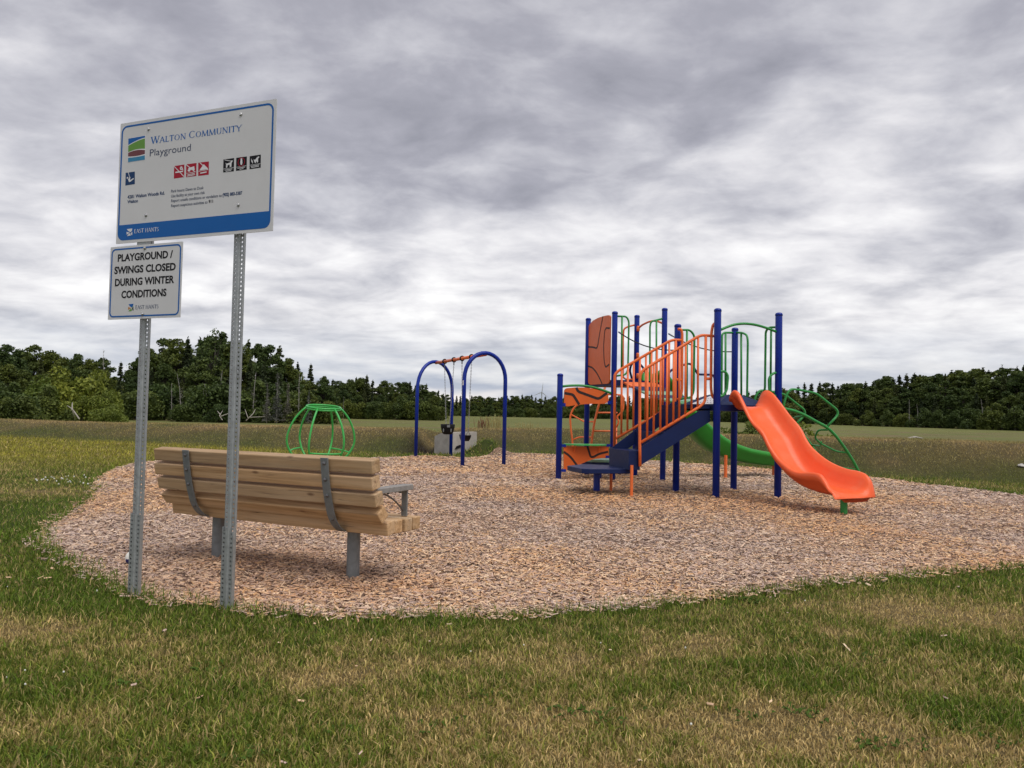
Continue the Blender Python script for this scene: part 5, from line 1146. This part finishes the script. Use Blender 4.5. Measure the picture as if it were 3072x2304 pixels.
plant('dead', 308, 1048, 112, w1, g1_, .7)
for x, y, d_ in ((515, 1150, 93), (545, 1120, 93.5), (612, 1165, 93), (625, 1150, 93), (655, 1110, 94), (757, 1115, 94), (700, 1140, 93), (895, 1120, 93), (1030, 1190, 130)): plant('dead', x, y, d_, w1, g1_, .8)
for x, y, d_ in ((830, 1120, 92), (800, 1150, 91), (862, 1150, 92.5), (925, 1170, 92)): plant('grey', x, y, d_, w1, g1_, 1.1)
for x, y, d_, k, w_ in ((190, 1100, 76, 'bright', 1.0), (110, 1125, 74, 'bright', .9), (265, 1110, 78, 'bright', .9), (300, 1170, 72, 'bright', 1.0), (235, 1178, 70, 'bright', .95), (330, 1205, 66, 'bright', 1.2), (20, 1160, 62, 'shrub', 1.3), (60, 1178, 60, 'shrub', 1.2), (-60, 1140, 66, 'shrub', 1.2), (150, 1165, 68, 'shrub', 1.0), (660, 1205, 90, 'shrub', 1.2), (560, 1205, 91, 'shrub', 1.3)): plant(k, x, y, d_, 'at the edge of the near wood', 'shrubs along the near wood', w_)
# second wood
S2_ = [(985, 1128), (1010, 1135), (1040, 1130), (1075, 1135), (1110, 1132), (1150, 1148), (1190, 1136), (1225, 1132), (1260, 1150), (1290, 1160), (1325, 1176), (1345, 1186)]
w2, g2_ = 'in the wood seen behind the swings', 'trees of the middle wood'
x = 980
while x < 1340:
    k = 'conif' if tr_rng.random() < .55 else 'broad'; plant(k, x, sil(S2_, x)+tr_rng.uniform(-8, 14), tr_rng.uniform(165, 178), w2, g2_, 1.25, tier='on the skyline '); x += tr_rng.uniform(13, 22)
x = 985
while x < 1345:
    y = sil(S2_, x); k = 'broad' if tr_rng.random() < .55 else 'conif'; plant(k, x, y+(1232-y)*tr_rng.uniform(.25, .5), tr_rng.uniform(155, 162), w2, g2_, 1.2, tier='of middle height '); x += tr_rng.uniform(18, 30)
x = 985
while x < 1345:
    y = sil(S2_, x); plant('shrub', x, y+(1234-y)*tr_rng.uniform(.55, .7), 152, w2, g2_, 1.15); x += tr_rng.uniform(30, 44)
# far wood across the marsh
S3_ = [(1330, 1186), (1400, 1192), (1480, 1192), (1560, 1188), (1640, 1192), (1700, 1190), (1800, 1190), (1900, 1190), (2100, 1188), (2250, 1180), (2380, 1164)]
w3, g3_ = 'in the far wood across the marsh', 'trees of the far wood'
x = 1325
while x < 2370:
    dd = 345 if x < 1950 else 345-(x-1950)*.17
    k = 'conif' if tr_rng.random() < .5 else 'broad'; plant(k, x, sil(S3_, x)+tr_rng.uniform(-6, 5), dd+tr_rng.uniform(-4, 6), w3, g3_, 1.4, tier='on the skyline '); x += tr_rng.uniform(11, 18)
x = 1330
while x < 2370:
    dd = 328 if x < 1950 else 328-(x-1950)*.17
    y = sil(S3_, x); plant('broad' if tr_rng.random() < .75 else 'conif', x, y+(1246-y)*tr_rng.uniform(.22, .5), dd, w3, g3_, 1.35, tier='of middle height '); x += tr_rng.uniform(18, 28)
# wooded rise on the right
S4_ = [(2350, 1168), (2395, 1160), (2450, 1148), (2520, 1152), (2570, 1142), (2620, 1140), (2690, 1126), (2750, 1126), (2800, 1120), (2850, 1116), (2910, 1104), (2960, 1110), (3030, 1100), (3072, 1090), (3500, 1040)]
w4, g4_ = 'on the wooded rise beyond the slide', 'trees of the right hand wood'
dR = lambda x: float(np.interp(x, [2350, 2600, 3072, 3500], [285, 228, 182, 155]))
x = 2345
while x < 3450:
    k = 'conif' if tr_rng.random() < .36 else 'broad'; plant(k, x, sil(S4_, x)+tr_rng.uniform(-9, 9), dR(x)+tr_rng.uniform(14, 24), w4, g4_, 1.45, tier='on the skyline '); x += tr_rng.uniform(15, 25)
x = 2350
while x < 3450:
    y = sil(S4_, x); k = 'broad' if tr_rng.random() < .7 else 'conif'; plant(k, x, y+(1262-y)*tr_rng.uniform(.13, .3), dR(x)+tr_rng.uniform(6, 12), w4, g4_, 1.2, tier='of middle height '); x += tr_rng.uniform(22, 36)
x = 2360
while x < 3450:
    y = sil(S4_, x); k = 'broad' if tr_rng.random() < .6 else 'conif'; plant(k, x, y+(1262-y)*tr_rng.uniform(.36, .6), dR(x), w4, g4_, 1.25, tier='low at the front '); x += tr_rng.uniform(28, 46)
x = 1325
while x < 2370:
    dd = 318 if x < 1950 else 318-(x-1950)*.17
    y = sil(S3_, x); plant('shrub', x, y+(1250-y)*tr_rng.uniform(.42, .62), dd, w3, g3_, 1.3, 'under the trees '); x += tr_rng.uniform(26, 38)
x = 2360
while x < 3450:
    y = sil(S4_, x); plant('shrub', x, y+(1266-y)*tr_rng.uniform(.66, .8), dR(x)-5, w4, g4_, 1.2); x += tr_rng.uniform(44, 66)
for x, y in ((2728, 1198), (2755, 1212), (2950, 1195), (2975, 1225), (3045, 1228)): plant('dead', x, y, dR(x)-7, w4, g4_, .8)
o = plant('bright', 2432, 1258, 24.5, 'growing on the bank behind the slide', 'bank shrub', 1.0)
o = plant('bright', 2240, 1256, 26, 'growing on the bank between the posts', 'bank shrub behind posts', 1.1)
# bleached branches lying at the wood's edge
def branch(name, label, paths, dist, rad_):
    base = D(*paths[0][0], dist); b_ = empty(name, (base[0], base[1], float(terrain(base[0], base[1]))), label=label, cat='driftwood', group='bleached branches at the edge of the wood')
    for i, pth in enumerate(paths):
        obj('limb', *tube([D(a, c, dist+.8*j) for j, (a, c) in enumerate(pth)], list(np.linspace(rad_, rad_*.5, len(pth))), 6), M['drift'], b_, smooth=True)
branch('driftwood_branch', 'bleached forked branch standing in front of the bright shrubs', [[(238, 1257), (218, 1228), (202, 1217)], [(218, 1228), (224, 1256)], [(216, 1230), (217, 1208)]], 58, .055)
branch('driftwood_branch', 'bleached curved branch at the wood edge by the taller sign post', [[(667, 1260), (658, 1247), (668, 1232)], [(662, 1245), (652, 1233)], [(660, 1250), (686, 1240)]], 80, .055)
branch('driftwood_branch', 'long grey forked branch lying along the wood edge', [[(738, 1262), (760, 1240), (766, 1228)], [(745, 1256), (735, 1228)], [(750, 1252), (795, 1250)]], 82, .05)
branch('driftwood_log', 'dark flood-worn log lying on the marsh behind the bank', [[(2725, 1316), (2745, 1311), (2770, 1316)]], 29, .05)
st_ = G(3066, 1420, .3); V = []; bmm = bmesh.new(); bmesh.ops.create_icosphere(bmm, subdivisions=2, radius=.07)
for v in bmm.verts: v.co.z *= .55; v.co += Vector((random.uniform(-.015, .015), random.uniform(-.015, .015), random.uniform(-.01, .01)))
sq = PL(3066, 1421, (8.9, 14.9), (1, -.4)); me = bpy.data.meshes.new('stone'); bmm.to_mesh(me); bmm.free(); me.materials.append(M['stone'])
o = bpy.data.objects.new('stone', me); COL.objects.link(o); q = D(3064, 1420, 15.5); o.location = (q[0], q[1], float(terrain(q[0], q[1]))+.02); setp(o, label='pale stone lying in the grass of the bank', cat='stone')
# dry stalks on the crest of the bank
def stalks(px_, py_, dist, n, hgt, spread, col, label, seed):
    r = np.random.default_rng(seed); q = D(px_, py_, dist); root = empty('dry_plant', (q[0], q[1], float(terrain(q[0], q[1]))), label=label, cat='plant', group='dry stalks on the bank'); parts = []
    for i in range(n):
        x0, y0 = q[0]+r.normal(0, spread), q[1]+r.normal(0, spread*.5); z0 = float(terrain(x0, y0)); h_ = hgt*r.uniform(.6, 1.1); dx, dy = r.normal(0, .12*h_, 2)
        parts.append(tube([(x0, y0, z0-.03), (x0+dx*.4, y0+dy*.4, z0+h_*.6), (x0+dx, y0+dy, z0+h_)], [.006, .008, .004], 4))
    obj('stalks', *merge(*parts), pmat('dry_stalk', col, .8, .3, 20), root, kind='stuff')
stalks(1447, 1275, 26.5, 26, .38, .16, (.20, .095, .045), 'reddish brown dock stalks on the bank crest', 61)
stalks(1480, 1275, 26.3, 40, .42, .20, (.33, .27, .10), 'straw coloured tall grass stalks on the bank crest', 62)
stalks(1570, 1275, 26.3, 30, .22, .3, (.33, .27, .10), 'sparse straw stalks along the bank crest', 63)
stalks(3000, 1315, 21.5, 60, .35, .8, (.34, .26, .12), 'pale reedy stalks on the far side of the bank', 64)
